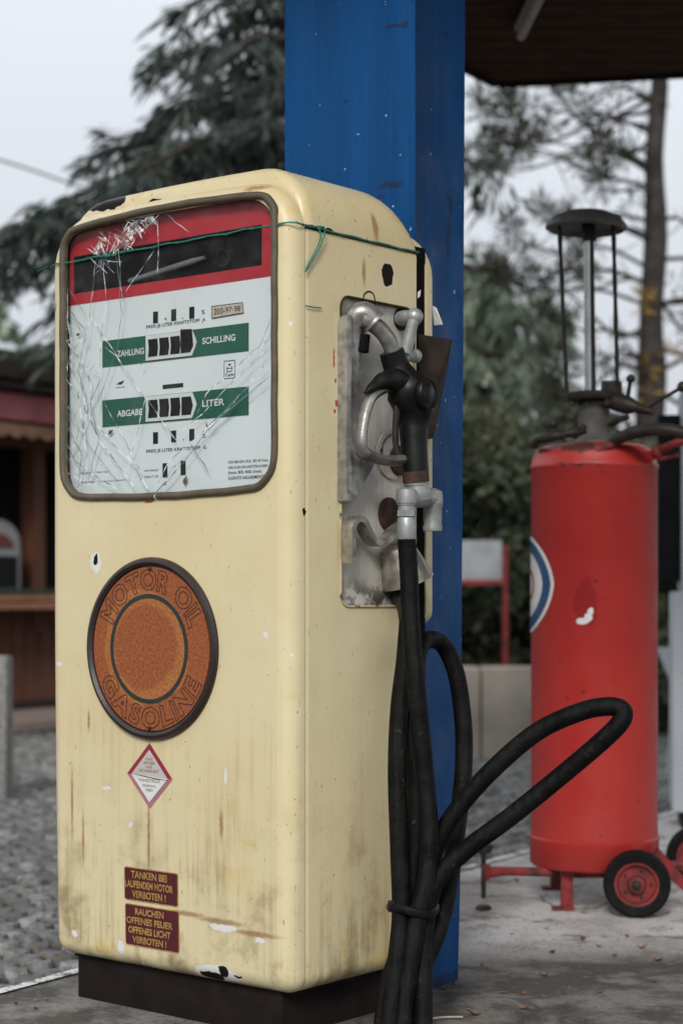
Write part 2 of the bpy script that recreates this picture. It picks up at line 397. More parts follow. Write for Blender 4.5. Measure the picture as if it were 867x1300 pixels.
def box(bm, c, s, rot=None, bevel=0, mi=0):
    r = bmesh.ops.create_cube(bm, size=1)
    vs = r['verts']
    mt = Matrix.Translation(c) @ (rot.to_4x4() if rot is not None else Matrix()) @ Matrix.Diagonal((*s, 1))
    bmesh.ops.transform(bm, matrix=mt, verts=vs)
    fs = set(f for v in vs for f in v.link_faces)
    for f in fs: f.material_index = mi
    if bevel:
        es = list(set(e for v in vs for e in v.link_edges))
        bmesh.ops.bevel(bm, geom=es, offset=bevel, segments=2, profile=.6, affect='EDGES')
    return bm
def quad(bm, pts, mi=0):
    f = bm.faces.new([bm.verts.new(p) for p in pts]); f.material_index = mi; return f
def slab(bm, pts, n, th, mi=0):
    """thin prism: polygon pts, thickened by th along n"""
    n = Vector(n).normalized()*th
    a = [bm.verts.new(p) for p in pts]; b = [bm.verts.new(Vector(p)+n) for p in pts]
    fs = [bm.faces.new(a), bm.faces.new(b[::-1])]
    for i in range(len(a)):
        j = (i+1) % len(a); fs.append(bm.faces.new((a[j], a[i], b[i], b[j])))
    for f in fs: f.material_index = mi
    bmesh.ops.recalc_face_normals(bm, faces=fs); return bm
def catmull(pts, n=8):
    P = [Vector(p) for p in pts]; out = []
    for i in range(len(P)-1):
        p0 = P[max(i-1, 0)]; p1 = P[i]; p2 = P[i+1]; p3 = P[min(i+2, len(P)-1)]
        for k in range(n):
            t = k/n
            out.append(.5*((2*p1)+(-p0+p2)*t+(2*p0-5*p1+4*p2-p3)*t*t+(-p0+3*p1-3*p2+p3)*t**3))
    out.append(P[-1]); return out
def tube(bm, pts, rad, seg=12, smooth=0, caps=True, mi=0, flat=1.0, flatdir=None):
    """rad: number or list (one per given point)"""
    P = [Vector(p) for p in pts]
    rs = list(rad) if isinstance(rad, (list, tuple)) else [rad]*len(P)
    if smooth:
        Q = catmull([(*p, ) for p in P], smooth)
        rr = []
        for i in range(len(P)-1):
            for k in range(smooth):
                t = k/smooth; t = t*t*(3-2*t); rr.append(rs[i]*(1-t)+rs[i+1]*t)
        rr.append(rs[-1]); P, rs = Q, rr
    rings = []; up = None
    for i, p in enumerate(P):
        d = (P[min(i+1, len(P)-1)]-P[max(i-1, 0)])
        d = d.normalized() if d.length > 1e-9 else Vector((0,0,1))
        if up is None:
            up = Vector(flatdir) if flatdir else (Vector((0,0,1)) if abs(d.z) < .9 else Vector((1,0,0)))
        up = (up-d*up.dot(d))
        up = up.normalized() if up.length > 1e-6 else d.orthogonal().normalized()
        s = d.cross(up)
        rings.append([bm.verts.new(p+(up*math.cos(a)*flat+s*math.sin(a))*rs[i]) for a in (2*PI*k/seg for k in range(seg))])
    fs = []
    for a, b in zip(rings, rings[1:]):
        for k in range(seg):
            fs.append(bm.faces.new((a[k], a[(k+1) % seg], b[(k+1) % seg], b[k])))
    if caps:
        fs.append(bm.faces.new(rings[0][::-1])); fs.append(bm.faces.new(rings[-1]))
    for f in fs: f.material_index = mi
    bmesh.ops.recalc_face_normals(bm, faces=fs)
    return bm
def lathe(bm, prof, seg=32, mat=None, mi=0, closed=True):
    """prof: (r, z) list; mat: Matrix placing it"""
    mat = mat or Matrix(); rings = []
    for r, z in prof:
        rings.append([bm.verts.new(mat @ Vector((r*math.cos(2*PI*k/seg), r*math.sin(2*PI*k/seg), z))) for k in range(seg)] if r > 1e-6 else [bm.verts.new(mat @ Vector((0,0,z)))])
    fs = []
    for a, b in zip(rings, rings[1:]):
        for k in range(seg):
            j = (k+1) % seg
            if len(a) == 1 and len(b) == 1: continue
            if len(a) == 1: fs.append(bm.faces.new((a[0], b[k], b[j])))
            elif len(b) == 1: fs.append(bm.faces.new((a[k], a[j], b[0])))
            else: fs.append(bm.faces.new((a[k], a[j], b[j], b[k])))
    if closed:
        if len(rings[0]) > 1: fs.append(bm.faces.new(rings[0][::-1]))
        if len(rings[-1]) > 1: fs.append(bm.faces.new(rings[-1]))
    for f in fs: f.material_index = mi
    bmesh.ops.recalc_face_normals(bm, faces=fs)
    return bm
def axis_mat(origin, direction):
    d = Vector(direction).normalized()
    return Matrix.Translation(origin) @ d.to_track_quat('Z', 'Y').to_matrix().to_4x4()

def rr(x0, x1, z0, z1, rt, rb, inset=0, ct=0, cb=0, ns=14, nc=8):
    """rounded outline in x,z starting bottom left, counter-clockwise; crowned top / bottom"""
    X0, X1, Z0, Z1 = x0+inset, x1-inset, z0+inset, z1-inset
    rt = max(rt-inset, .004); rb = max(rb-inset, .004)
    pts = []
    def line(a, b, n): pts.extend([(a[0]+(b[0]-a[0])*k/n, a[1]+(b[1]-a[1])*k/n) for k in range(n)])
    def arc(cx, cz, r, a0): pts.extend([(cx+r*math.cos(a0+PI/2*k/nc), cz+r*math.sin(a0+PI/2*k/nc)) for k in range(nc)])
    line((X0+rb, Z0), (X1-rb, Z0), ns); arc(X1-rb, Z0+rb, rb, -PI/2)
    line((X1, Z0+rb), (X1, Z1-rt), ns); arc(X1-rt, Z1-rt, rt, 0)
    line((X1-rt, Z1), (X0+rt, Z1), ns); arc(X0+rt, Z1-rt, rt, PI/2)
    line((X0, Z1-rt), (X0, Z0+rb), ns); arc(X0+rb, Z0+rb, rb, PI)
    out = []; xm = (x0+x1)/2; hw = (x1-x0)/2; zm = (z0+z1)/2
    for x, z in pts:
        q = 1-((x-xm)/hw)**2
        f = (z-zm)/((z1-z0)/2)
        z += ct*q*max(0, f)-cb*q*max(0, -f)
        out.append(warp(x, z))
    return out
def warp(x, z):
    if z < .9: x = x*(1-.024*((.9-z)/.9)**2)
    return (x, z)
def bridge(bm, a, b, mi=0):
    n = len(a)
    for k in range(n):
        f = bm.faces.new((a[k], a[(k+1) % n], b[(k+1) % n], b[k])); f.material_index = mi
def ringv(bm, pts, y): return [bm.verts.new((x, y, z)) for x, z in pts]

_font_cache = {}
def text_geo(s, bold=0.0):
    key = (s, bold)
    if key in _font_cache: return _font_cache[key]
    cu = bpy.data.curves.new('t', 'FONT'); cu.body = s; cu.size = 1; cu.offset = bold; cu.resolution_u = 4
    ob = bpy.data.objects.new('t', cu); COL.objects.link(ob)
    bpy.context.view_layer.update()
    dg = bpy.context.evaluated_depsgraph_get()
    me = bpy.data.meshes.new_from_object(ob.evaluated_get(dg))
    vs = [v.co.copy() for v in me.vertices]; fs = [tuple(p.vertices) for p in me.polygons]
    bpy.data.objects.remove(ob); bpy.data.curves.remove(cu); bpy.data.meshes.remove(me)
    if not vs: vs = [Vector((0,0,0))]
    x0 = min(v.x for v in vs); x1 = max(v.x for v in vs); y0 = min(v.y for v in vs); y1 = max(v.y for v in vs)
    _font_cache[key] = (vs, fs, x0, x1, y0, y1); return _font_cache[key]
def put_text(bm, s, mp, bold=0.0, mi=0):
    """mp(u, v) -> point, u,v in 0..1 over the text's own box"""
    vs, fs, x0, x1, y0, y1 = text_geo(s, bold)
    V = [bm.verts.new(mp((v.x-x0)/max(x1-x0,1e-6), (v.y-y0)/max(y1-y0,1e-6))) for v in vs]
    for f in fs:
        try:
            g = bm.faces.new([V[i] for i in f]); g.material_index = mi
        except ValueError: pass
def outline_text(bm, s, mp, w, mi=0):
    vs, fs, x0, x1, y0, y1 = text_geo(s, .035)
    cnt = {}
    for f in fs:
        for i in range(len(f)):
            e = tuple(sorted((f[i], f[(i+1) % len(f)]))); cnt[e] = cnt.get(e, 0)+1
    P = [mp((v.x-x0)/max(x1-x0,1e-6), (v.y-y0)/max(y1-y0,1e-6)) for v in vs]
    for (a, b), c in cnt.items():
        if c != 1: continue
        p, q = P[a], P[b]; d = q-p
        if d.length < 1e-6: continue
        d.normalize(); n = Vector((-d.z, 0, d.x))*w; e = d*w*.7
        quad(bm, [p-e-n, q+e-n, q+e+n, p-e+n], mi)
def tline(bm, s, x0, x1, z0, z1, y, bold=0.0, slope=0, mi=0):
    put_text(bm, s, lambda u, v: Vector((x0+(x1-x0)*u, y, z0+(z1-z0)*v)), bold, mi)

# ---------------------------------------------------------------- SETTING: ground
def sheet(name, pts, z, mat, kind='structure', cuts=0):
    bm = B(); quad(bm, [(x, y, z) for x, y in pts]); norm(bm)
    for f in bm.faces:
        if f.normal.z < 0: f.normal_flip()
    o = obj(name, bm, mat, smooth=0); tag(o, kind=kind); return o
sheet('ground', [(-400,-400), (400,-400), (400,400), (-400,400)], -.148, 'earth')
U = Vector((.5403, .8415, 0)); V_ = Vector((.8415, -.5403, 0))      # along and across the filling-station island
E0 = Vector((-.70, 3.71, 0))*KG
def isl(a, b, z=0): p = E0+U*a+V_*b; return Vector((p.x, p.y, z+GZ))
# island slab
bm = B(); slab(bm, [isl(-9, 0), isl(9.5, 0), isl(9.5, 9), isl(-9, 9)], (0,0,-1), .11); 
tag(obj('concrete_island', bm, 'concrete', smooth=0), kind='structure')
bm = B()
p = [isl(-9, -.002, .0045), isl(9.5, -.002, .0045), isl(9.5, .030, .0045), isl(-9, .030, .0045)]
quad(bm, p); quad(bm, [isl(-9,-.003,.0045), isl(-9,-.003,-.09), isl(9.5,-.003,-.09), isl(9.5,-.003,.0045)]); norm(bm)
tag(obj('kerb_line', bm, 'line', smooth=0), kind='structure')
# joint strips of the setts
bm = B(); slab(bm, [(-16, -2, -.130), (30, -2, -.130), (30, 15.5, -.130), (-16, 15.5, -.130)], (0,0,-1), .009)
tag(obj('sett_bedding', bm, 'soil', smooth=0), kind='structure')
def cobbles():
    bm = B(); lay = bm.loops.layers.float_color.new('tone') if hasattr(bm.loops.layers, 'float_color') else bm.loops.layers.color.new('tone')
    rnd = random.Random(3)
    y = 2.6; row = 0
    while y < 14.2:
        s = .090 if y < 8 else .115
        x = -4.8-(.5 if row % 2 else 0)*s
        lim = 5.4
        while x < lim:
            # gently arched rows like fan-laid setts
            yy = y+.16*math.sin(x*2.1+.3)+rnd.uniform(-.008, .008); xx = x+rnd.uniform(-.012, .012)
            P = Vector((xx, yy, 0)); d = (P-E0)
            across = d.dot(V_); along = d.dot(U)
            keep = across < -.06 or along > 9.6
            # only where the camera (and a step beside it) can look
            t = xx/yy
            if keep and -.42 < t < .38 and not (-.07 < t < 0.0 and y > 9):
                a = s*.46*rnd.uniform(.82, 1.0); b = s*.43*rnd.uniform(.80, 1.0); h = rnd.uniform(-.108, -.099)
                tone = rnd.random()
                n = 7 if y > 7 else 9; ph = rnd.uniform(0, 1)
                cs = [(math.cos(2*PI*(k+ph)/n), math.sin(2*PI*(k+ph)/n)) for k in range(n)]
                sq = [(abs(c)**.45*math.copysign(1, c)*rnd.uniform(.88,1.04), abs(q)**.45*math.copysign(1, q)*rnd.uniform(.88,1.04)) for c, q in cs]
                r0 = [bm.verts.new((xx+a*c, yy+b*q, -.134)) for c, q in sq]
                r1 = [bm.verts.new((xx+a*.93*c, yy+b*.93*q, h-.006)) for c, q in sq]
                r2 = [bm.verts.new((xx+a*.80*c, yy+b*.80*q, h+rnd.uniform(-.002,.003))) for c, q in sq]
                fs = []
                for A_, B_ in ((r0, r1), (r1, r2)):
                    for k in range(n): fs.append(bm.faces.new((A_[k], A_[(k+1) % n], B_[(k+1) % n], B_[k])))
                fs.append(bm.faces.new(r2))
                for f in fs:
                    for l in f.loops: l[lay] = (tone, tone, tone, 1)
            x += s
        y += s*.95; row += 1
    return bm
tag(obj('cobblestones', cobbles(), 'cobble', smooth=50), kind='structure')
# paved apron in front of the kiosk
def hutp(a, b, z=0):       # kiosk frame: a along its front, b away behind it
    p = Vector((-2.246+.5403*a-.8415*b, 13+.8415*a+.5403*b, 0)); return Vector((p.x, p.y, z))
bm = B(); slab(bm, [hutp(-9,-.9,-.03), hutp(8,-.9,-.03), hutp(8,4,-.03), hutp(-9,4,-.03)], (0,0,-1), .06)
tag(obj('pavement', bm, 'pavement', smooth=0), kind='structure')

# ---------------------------------------------------------------- THE CREAM PUMP
WD, DP = .675, .39           # width, depth of cabinet
pump = empty('fuel_pump', 'old cream-yellow fuel pump with cracked dial window and round orange sign', 'fuel pump', (NX, NY, 0), -A)

XL, XR, ZT, ZB = -.630, -.036, 1.566, 1.014       # window opening
# door shell
bm = B()
r0 = .036
rings = []
for k in range(7):
    th = PI/2*k/6
    rings.append(ringv(bm, rr(-WD, 0, .062, 1.592, .105, .035, r0*(1-math.cos(th)), .012, 0), r0*(1-math.sin(th))))
back = ringv(bm, rr(-WD, 0, .062, 1.592, .105, .035, 0, .012, 0), .040)
bridge(bm, back, rings[0])
for a, b in zip(rings, rings[1:]): bridge(bm, a, b)
win_f = ringv(bm, rr(XL, XR, ZB, ZT, .045, .062, 0, .014, .010), 0)
win_b = ringv(bm, rr(XL, XR, ZB, ZT, .045, .062, 0, .014, .010), .036)
bridge(bm, rings[-1], win_f)
bridge(bm, win_f, win_b, 1)
bridge(bm, win_b, back)
norm(bm); door = obj('door', bm, ['cream', 'dark'], pump, 40)

# window gasket
bm = B()
pts = rr(XL, XR, ZB, ZT, .045, .062, .004, .014, .010)
prof = [(-.0075, 0.004), (-.008, -.0045), (-.004, -.0085), (.002, -.0085), (.0065, -.004), (.0065, .006)]
n = len(pts); xm = (XL+XR)/2; zm = (ZB+ZT)/2
rg = []
for i, (x, z) in enumerate(pts):
    a = Vector(pts[i-1]); b = Vector(pts[(i+1) % n]); d = (b-a).normalized(); nn = Vector((d.y, -d.x))
    wob = .0006*math.sin(i*1.7)
    rg.append([bm.verts.new((x+nn.x*(-u+wob), v, z+nn.y*(-u+wob))) for u, v in prof])
gap = 6         # the strip has sprung apart at the bottom
for i in range(n):
    if i == gap: continue
    a, b = rg[i], rg[(i+1) % n]
    for k in range(len(prof)-1): bm.faces.new((a[k], a[k+1], b[k+1], b[k]))
# close most of the split, leaving a notch
ga, gb = rg[gap], rg[gap+1]
for s0, s1 in ((0, .42), (.55, 1)):
    A_ = [bm.verts.new(p.co.lerp(q.co, s0)+Vector((0,0,0))) for p, q in zip(ga, gb)]
    B_ = [bm.verts.new(p.co.lerp(q.co, s1)) for p, q in zip(ga, gb)]
    for k in range(len(prof)-1): bm.faces.new((A_[k], A_[k+1], B_[k+1], B_[k]))
norm(bm); obj('window_gasket', bm, 'gasket', pump, 60)

# cabinet body (hollow look: solid with recess)
bm = B()
sec = rr(-WD, 0, .062, 1.502, .006, .035, 0, 0, 0)
sec_i = rr(-WD, 0, .062, 1.502, .006, .035, .006, 0, 0)
a0 = ringv(bm, rr(-WD, 0, .062, 1.502, .006, .035, .007, 0, 0), .0405); a1 = ringv(bm, rr(-WD, 0, .062, 1.502, .006, .035, .0030, 0, 0), .0440); a2 = ringv(bm, rr(-WD, 0, .062, 1.502, .006, .035, .0008, 0, 0), .0485); a = ringv(bm, sec, .054); b = ringv(bm, sec, DP-.004); b1 = ringv(bm, rr(-WD,0,.062,1.502,.006,.035,.004,0,0), DP)
bridge(bm, a0, a1); bridge(bm, a1, a2); bridge(bm, a2, a); bridge(bm, a, b); bridge(bm, b, b1); bm.faces.new(a0); bm.faces.new(b1)
norm(bm)
body = obj('cabinet', bm, ['cream', 'dark'], pump, 40)
# recess in the side
RY0, RY1, RZ0, RZ1 = side(432, 600).y, side(529, 600).y-.012, side(440, 770).z, 1.388
def yz_outline(y0, y1, z0, z1, r, nc=6):
    pts = []
    for cy, cz, a0 in ((y1-r, z0+r, -PI/2), (y1-r, z1-r, 0), (y0+r, z1-r, PI/2), (y0+r, z0+r, PI)):
        for k in range(nc+1): pts.append((cy+r*math.cos(a0+PI/2*k/nc), cz+r*math.sin(a0+PI/2*k/nc)))
    return pts
cb = B(); slab(cb, [(-.016, y, z) for y, z in yz_outline(RY0, RY1, RZ0, RZ1, .024)], (1,0,0), .05)
cut = obj('cut', cb, 'dark', pump, 0)
md = body.modifiers.new('b', 'BOOLEAN'); md.object = cut; md.operation = 'DIFFERENCE'; md.solver = 'EXACT'
bpy.context.view_layer.update()
dg = bpy.context.evaluated_depsgraph_get()
nm = bpy.data.meshes.new_from_object(body.evaluated_get(dg)); body.modifiers.clear()
body.data = nm
nm.materials.clear(); nm.materials.append(M['cream'])
for p in nm.polygons: p.material_index = 0
nm.shade_smooth(); nm.set_sharp_from_angle(angle=R(40))
bpy.data.objects.remove(cut)
# worn edge trim of recess, shadow of the top lip in its colour
bm = B()
ol = yz_outline(RY0, RY1, RZ0, RZ1, .024)
loop = [(.0012, y, z) for y, z in ol]; loop.append(loop[0])
tube(bm, loop, .0024, 6, caps=False)
obj('recess_edge', bm, 'chipped_edge', pump)

# hood (lid)
bm = B()
def hood_ring(y, ix, f, zi=0):
    pts = rr(-WD, 0, 1.30, 1.630, .118, .02, ix, .007, 0)
    out = []
    for x, z in pts:
        if z < 1.506: z = 1.506
        else: z = 1.506+(z-1.506)*f
        out.append((x, z))
    return ringv(bm, out, y)
rs = []
for k in range(6):
    th = PI/2*k/5; rs.append(hood_ring(.0425+.030*(1-math.cos(th))if False else .0425+.026*(1-math.cos(th)), .020*(1-math.sin(th)), 1))
rs.append(hood_ring(.16, 0, 1)); rs.append(hood_ring(.27, 0, 1))
for k in range(1, 10):
    th = PI/2*k/9; rs.append(hood_ring(.29+.098*math.sin(th), .004*(k/9)**4, 1-.88*(1-math.cos(th))**1.5))
for a, b in zip(rs, rs[1:]): bridge(bm, a, b)
bm.faces.new(rs[0]); bm.faces.new(rs[-1])
bmesh.ops.remove_doubles(bm, verts=bm.verts[:], dist=1e-5)
norm(bm); obj('hood', bm, 'cream', pump, 45)
# rear door standing a little proud
bm = B()
rings = []
yb = .460
for k in range(6):
    th = PI/2*k/5
    rings.append(ringv(bm, rr(-WD, -.006, .75, 1.565, .105, .03, .018*(1-math.cos(th)), .0, 0), yb-.018*(1-math.sin(th))))
bk = ringv(bm, rr(-WD, -.006, .75, 1.565, .105, .03, 0, 0, 0), .427)
bki = ringv(bm, rr(-WD, -.006, .75, 1.565, .105, .03, .012, 0, 0), .427)
bridge(bm, bk, rings[0])
for a, b in zip(rings, rings[1:]): bridge(bm, a, b)
bm.faces.new(rings[-1]); bridge(bm, bki, bk); bm.faces.new(bki)
norm(bm); obj('rear_door', bm, 'cream', pump, 45)
bm = B(); box(bm, (-WD/2, .410, .79), (WD-.02, .038, 1.46)); obj('gap_shade_block', bm, 'dark', pump)  # near-black block filling the gap, standing in for the shade there
# plinth
bm = B(); box(bm, (-WD/2-.002, .210, .015), (WD-.106, .345, .094), bevel=.004); box(bm, (-WD/2, .21, .060), (WD-.07, .33, .014))
obj('plinth', bm, 'plinth', pump)

# dial
DY = .020
dial = None
bm = B(); 
def rect(bm, x0, x1, z0, z1, y, th=.001, mi=0): box(bm, ((x0+x1)/2, y+th/2, (z0+z1)/2), (x1-x0, th, z1-z0), mi=mi)
q1, q2 = front(86, 388, DY), front(342, 353, DY)
zr = (q1.z+q2.z)/2                      # foot of the red band
slab(bm, [(XL-.006, DY, ZB+.04), (XL+.02, DY, ZB-.004), ((XL+XR)/2, DY, ZB-.014), (XR-.02, DY, ZB-.004), (XR+.006, DY, ZB+.04), (XR+.006, DY, zr+.001), (XL-.006, DY, zr+.001)], (0,1,0), .003)
dial = obj('dial_plate', bm, 'dial_white', pump)
bm = B()
o0 = front(94, 374, DY); o1 = front(333, 285, DY); o2 = front(333, 336, DY)
ox0, ox1, oz0, oz1 = o0.x, o1.x, (o0.z+o2.z)/2, o1.z
xa, xb, zt0 = XL-.006, XR+.006, ZT+.006
rect(bm, xa, ox0, zr+.001, oz1, DY-.001, .003); rect(bm, ox1, xb, zr+.001, oz1, DY-.001, .003)
rect(bm, ox0, ox1, zr+.001, oz0, DY-.001, .003)
slab(bm, [(xa, DY-.001, oz1), (xb, DY-.001, oz1), (xb, DY-.001, zt0-.03), (xb-.03, DY-.001, zt0), ((xa+xb)/2, DY-.001, zt0+.012), (xa+.03, DY-.001, zt0), (xa, DY-.001, zt0-.03)], (0,1,0), .003)
obj('red_band', bm, 'dial_red', pump, 0)
bm = B()
quad(bm, [(XL-.004,.0375,oz0-.03),(XR+.004,.0375,oz0-.03),(XR+.004,.0375,oz1+.03),(XL-.004,.0375,oz1+.03)])
obj('lamp_compartment', bm, 'dark', pump, 0)
bm = B(); c0 = front(165, 357, .031); c1 = front(260, 327, .031)
tube(bm, [c0, c0.lerp(c1, .85), c1], [.0055, .0065, .004], 12); obj('lamp_tube', bm, 'lamp_glass', pump)
bm = B(); c = front(286, 328, .036); lathe(bm, [(.018,0),(.020,.004),(.018,.008),(.015,.008),(.0145,0)], 24, axis_mat(c, (0,-1,0)), closed=False); obj('lamp_socket', bm, 'rubber', pump)

def dial_box(px0, py0, px1, py1, y):
    a = front(px0, py0, y); b = front(px1, py1, y); return a.x, b.x
gx0, gx1 = front(131, 440, DY).x, front(316, 440, DY).x
g1t = (front(131, 433, DY).z+front(316, 410, DY).z)/2; g1b = (front(131, 467, DY).z+front(316, 445, DY).z)/2
g2t = (front(131, 509, DY).z+front(316, 490, DY).z)/2; g2b = (front(131, 543, DY).z+front(316, 526, DY).z)/2
GH = (g1t-g1b+g2t-g2b)/2
for gt, gb, lw, rw, top in ((g1t, g1b, 'ZAHLUNG', 'SCHILLING', True), (g2t, g2b, 'ABGABE', 'LITER', False)):
    bm = B(); rect(bm, gx0, gx1, gb, gt, DY-.0015, .0015); bar = obj('counter_bar', bm, 'dial_green', dial, 0)
    cz = (gt+gb)/2
    bm = B()
    hh = .013
    if lw == 'ZAHLUNG': tline(bm, lw, front(150,440,DY).x, front(184,440,DY).x, cz-hh*.5-.003, cz+hh*.5-.003, DY-.0022, .022)
    else: tline(bm, lw, front(150,440,DY).x, front(182,440,DY).x, cz-hh*.5-.003, cz+hh*.5-.003, DY-.0022, .022)
    tline(bm, rw, front(258,440,DY).x, front(300 if top else 286,440,DY).x, cz-hh*.5+.002, cz+hh*.5+.002, DY-.0022, .022)
    obj('lettering', bm, 'lettering_white', bar, 0)
    fx0, fx1 = front(187, 440, DY).x, front(251, 440, DY).x
    ft, fb = gt-.001, gb+.003
    bm = B()
    pts = [(fx0, fb), (fx1-.012, fb), (fx1-.003, (fb*2+ft)/3), (fx1, (fb+ft)/2), (fx1-.003, (fb+2*ft)/3), (fx1-.012, ft), (fx0, ft)]
    slab(bm, [(x, DY-.004, z) for x, z in pts], (0,1,0), .0025)
    fr = obj('counter_frame', bm, 'drum_frame', dial, 0)
    dw = (fx1-fx0-.016)/4
    for k in range(4):
        bm = B()
        x0 = fx0+.008+k*dw; x1 = x0+dw-.0045; z0 = fb+.007; z1 = ft-.008
        if k == 3:
            P = [(x0,z0),(x1-.002,z0),(x1+.004,(z0+z1)/2),(x1-.002,z1),(x0,z1)]
            if top: P = [(x0-.002,z0),(x1-.003,z0),(x1+.005,z0+.012),(x1+.001,z1+.010),(x0-.003,z1+.012)]
        else: P = [(x0,z0),(x1-.0015,z0),(x1+.001,(z0+z1)/2),(x1-.0015,z1),(x0,z1),(x0+.002,(z0+z1)/2)]
        slab(bm, [(x, DY-.0052, z) for x, z in P], (0,1,0), .0012)
        obj('number_drum', bm, 'drum', fr, 0)
# small windows
for (px, py) in ((198, 403), (221, 400), (244, 397), (198, 556), (221, 554), (244, 552), (210, 597), (233, 594)):
    c = front(px, py, DY); bm = B(); hw = .0065; hz = .0115 if py < 580 else .014
    rect(bm, c.x-hw, c.x+hw, c.z-hz, c.z+hz, DY-.0012, .0012)
    w_ = obj('price_window', bm, 'drum', dial, 0)
    bm = B(); rect(bm, c.x-hw*.2, c.x+hw*.35, c.z-hz*.6, c.z+hz*.5, DY-.002, .0008); obj('digit', bm, 'old_paper', w_, 0) if random.random() < .0 else bm.free()
bm = B(); c = front(220, 490, DY); rect(bm, c.x-.028, c.x+.028, c.z-.004, c.z+.004, DY-.0012, .0012); obj('display_slot', bm, 'drum', dial, 0)
# printing
bm = B(); y_ = DY-.0008
def tp(s, px0, px1, py, h, bold=0.0):
    a = front(px0, py, y_); b = front(px1, py, y_); c = front((px0+px1)/2, py, y_)
    tline(bm, s, a.x, b.x, c.z-h/2, c.z+h/2, y_, bold)
tp('PREIS JE LITER KRAFTSTOFF  A', 186, 261, 411, .0085, .01)
tp('PREIS JE LITER KRAFTSTOFF  G', 186, 262, 571, .0085, .01)
tp('S', 256, 260, 396, .008, .01); tp('S', 257, 261, 553, .008)
for px, py in ((232, 404), (257, 409), (233, 558), (222, 600), (222, 592)):
    c = front(px, py, y_); rect(bm, c.x-.001, c.x+.001, c.z-.001, c.z+.001, y_-.0005, .0005)
tp('A', 208, 212, 614, .007); tp('G', 232, 236, 612, .007)
tp('WÄCHTERHOF', 183, 201, 597, .0045); tp('INHALT 100', 184, 201, 605, .0045)
tp('FÜR BENZIN ZUL. BIS 47 l/min', 290, 340, 585, .0062, .008); tp('FÜR DURCHFLUSSSTÖRUNGEN', 290, 340, 592, .0062, .008)
tp('l/min BIS 400 l/min', 290, 332, 599, .0060, .008); tp('KLEINSTE ABGABEMENGE', 290, 336, 606, .0062, .008)
tp('BAUJAHR  1969 NR 5', 103, 140, 600, .0042); tp('ZUGELASSEN', 103, 120, 612, .0035); tp('STAATLICH GEPRÜFT', 126, 160, 610, .0035)
# small maker's flourish and inspection badge
c = front(153, 487, y_); quad(bm, [(c.x-.011,y_,c.z-.001),(c.x-.004,y_,c.z+.003),(c.x+.012,y_,c.z+.006),(c.x+.004,y_,c.z-.002)]); quad(bm, [(c.x-.014,y_,c.z-.008),(c.x+.014,y_,c.z-.008),(c.x+.014,y_,c.z-.0070),(c.x-.014,y_,c.z-.0070)])
c = front(291.5, 469, y_)
for (x0,x1,z0,z1) in ((-.014,.014,-.0175,-.0165),(-.014,.014,.0165,.0175),(-.0145,-.0135,-.0175,.0175),(.0135,.0145,-.0175,.0175),(-.008,.008,-.004,-.003),(-.006,.006,.002,.003),(-.007,-.006,-.004,.006),(.006,.007,-.004,.006),(-.003,.003,.008,.011)):
    rect(bm, c.x+x0, c.x+x1, c.z+z0, c.z+z1, y_-.0004, .0004)
tline(bm, 'Gerin', c.x-.011, c.x+.011, c.z-.013, c.z-.007, y_, .015)
obj('lettering', bm, 'print_black', dial, 0)
# pasted paper number label, slightly skewed
bm = B(); P = [front(269, 404, DY-.002), front(309, 397, DY-.002), front(308, 384, DY-.002), front(269, 389, DY-.002)]
slab(bm, P, (0,1,0), .0006); lb = obj('paper_label', bm, 'old_paper', dial, 0)
bm = B()
for a, b in ((0,1),(1,2),(2,3),(3,0)):
    tube(bm, [P[a]+Vector((0,-.0005,0)), P[b]+Vector((0,-.0005,0))], .0006, 4)
put_text(bm, '203-97-98', lambda u, v: P[0].lerp(P[1], .08+.84*u).lerp(P[3].lerp(P[2], .08+.84*u), .25+.5*v)+Vector((0,-.0006,0)), .0)
obj('lettering', bm, 'rust_brown', lb, 0)
# dead leaves and rust flakes caught behind the glass
for px, py, l, a in ((141, 549, .016, .6), (263, 540, .014, -1.2), (236, 610, .018, 1.3), (100, 425, .012, .2), (211, 405, .006, 1)):
    c = front(px, py, .014); bm = B(); d = Vector((math.cos(a), 0, math.sin(a))); nrm = Vector((-d.z, 0, d.x))
    quad(bm, [c-d*l*.6, c+nrm*l*.28+Vector((0,-.003,0)), c+d*l*.6, c-nrm*l*.22]); obj('rust_flake', bm, 'leafbrown', dial, 0)

# glass with its cracks
bm = B()
gl = ringv(bm, rr(XL, XR, ZB, ZT, .045, .062, .002, .014, .010), .003)
bm.faces.new(gl)
gy = .0022
def crack(p, w=.0012, mi=1, jag=.004):
    P = [front(a, b, gy) for a, b in p]; Q = []
    for a, b in zip(P, P[1:]):
        n = max(2, int((b-a).length/.018))
        for k in range(n):
            t = k/n; c = a.lerp(b, t)
            if k: c += Vector((random.uniform(-1,1), 0, random.uniform(-1,1)))*jag*.5
            c.y = gy; Q.append(c)
    Q.append(P[-1])
    for i in range(len(Q)-1):
        a, b = Q[i], Q[i+1]; d = (b-a).normalized(); n = Vector((-d.z, 0, d.x))
        wa = w*(.35+.65*abs(math.sin(i*1.3+.5)))*(1 if i else .3); wb = w*(.35+.65*abs(math.sin((i+1)*1.3+.5)))*(1 if i < len(Q)-2 else .3)
        quad(bm, [a-n*wa, b-n*wb, b+n*wb, a+n*wa], mi)
O = (122, 330)
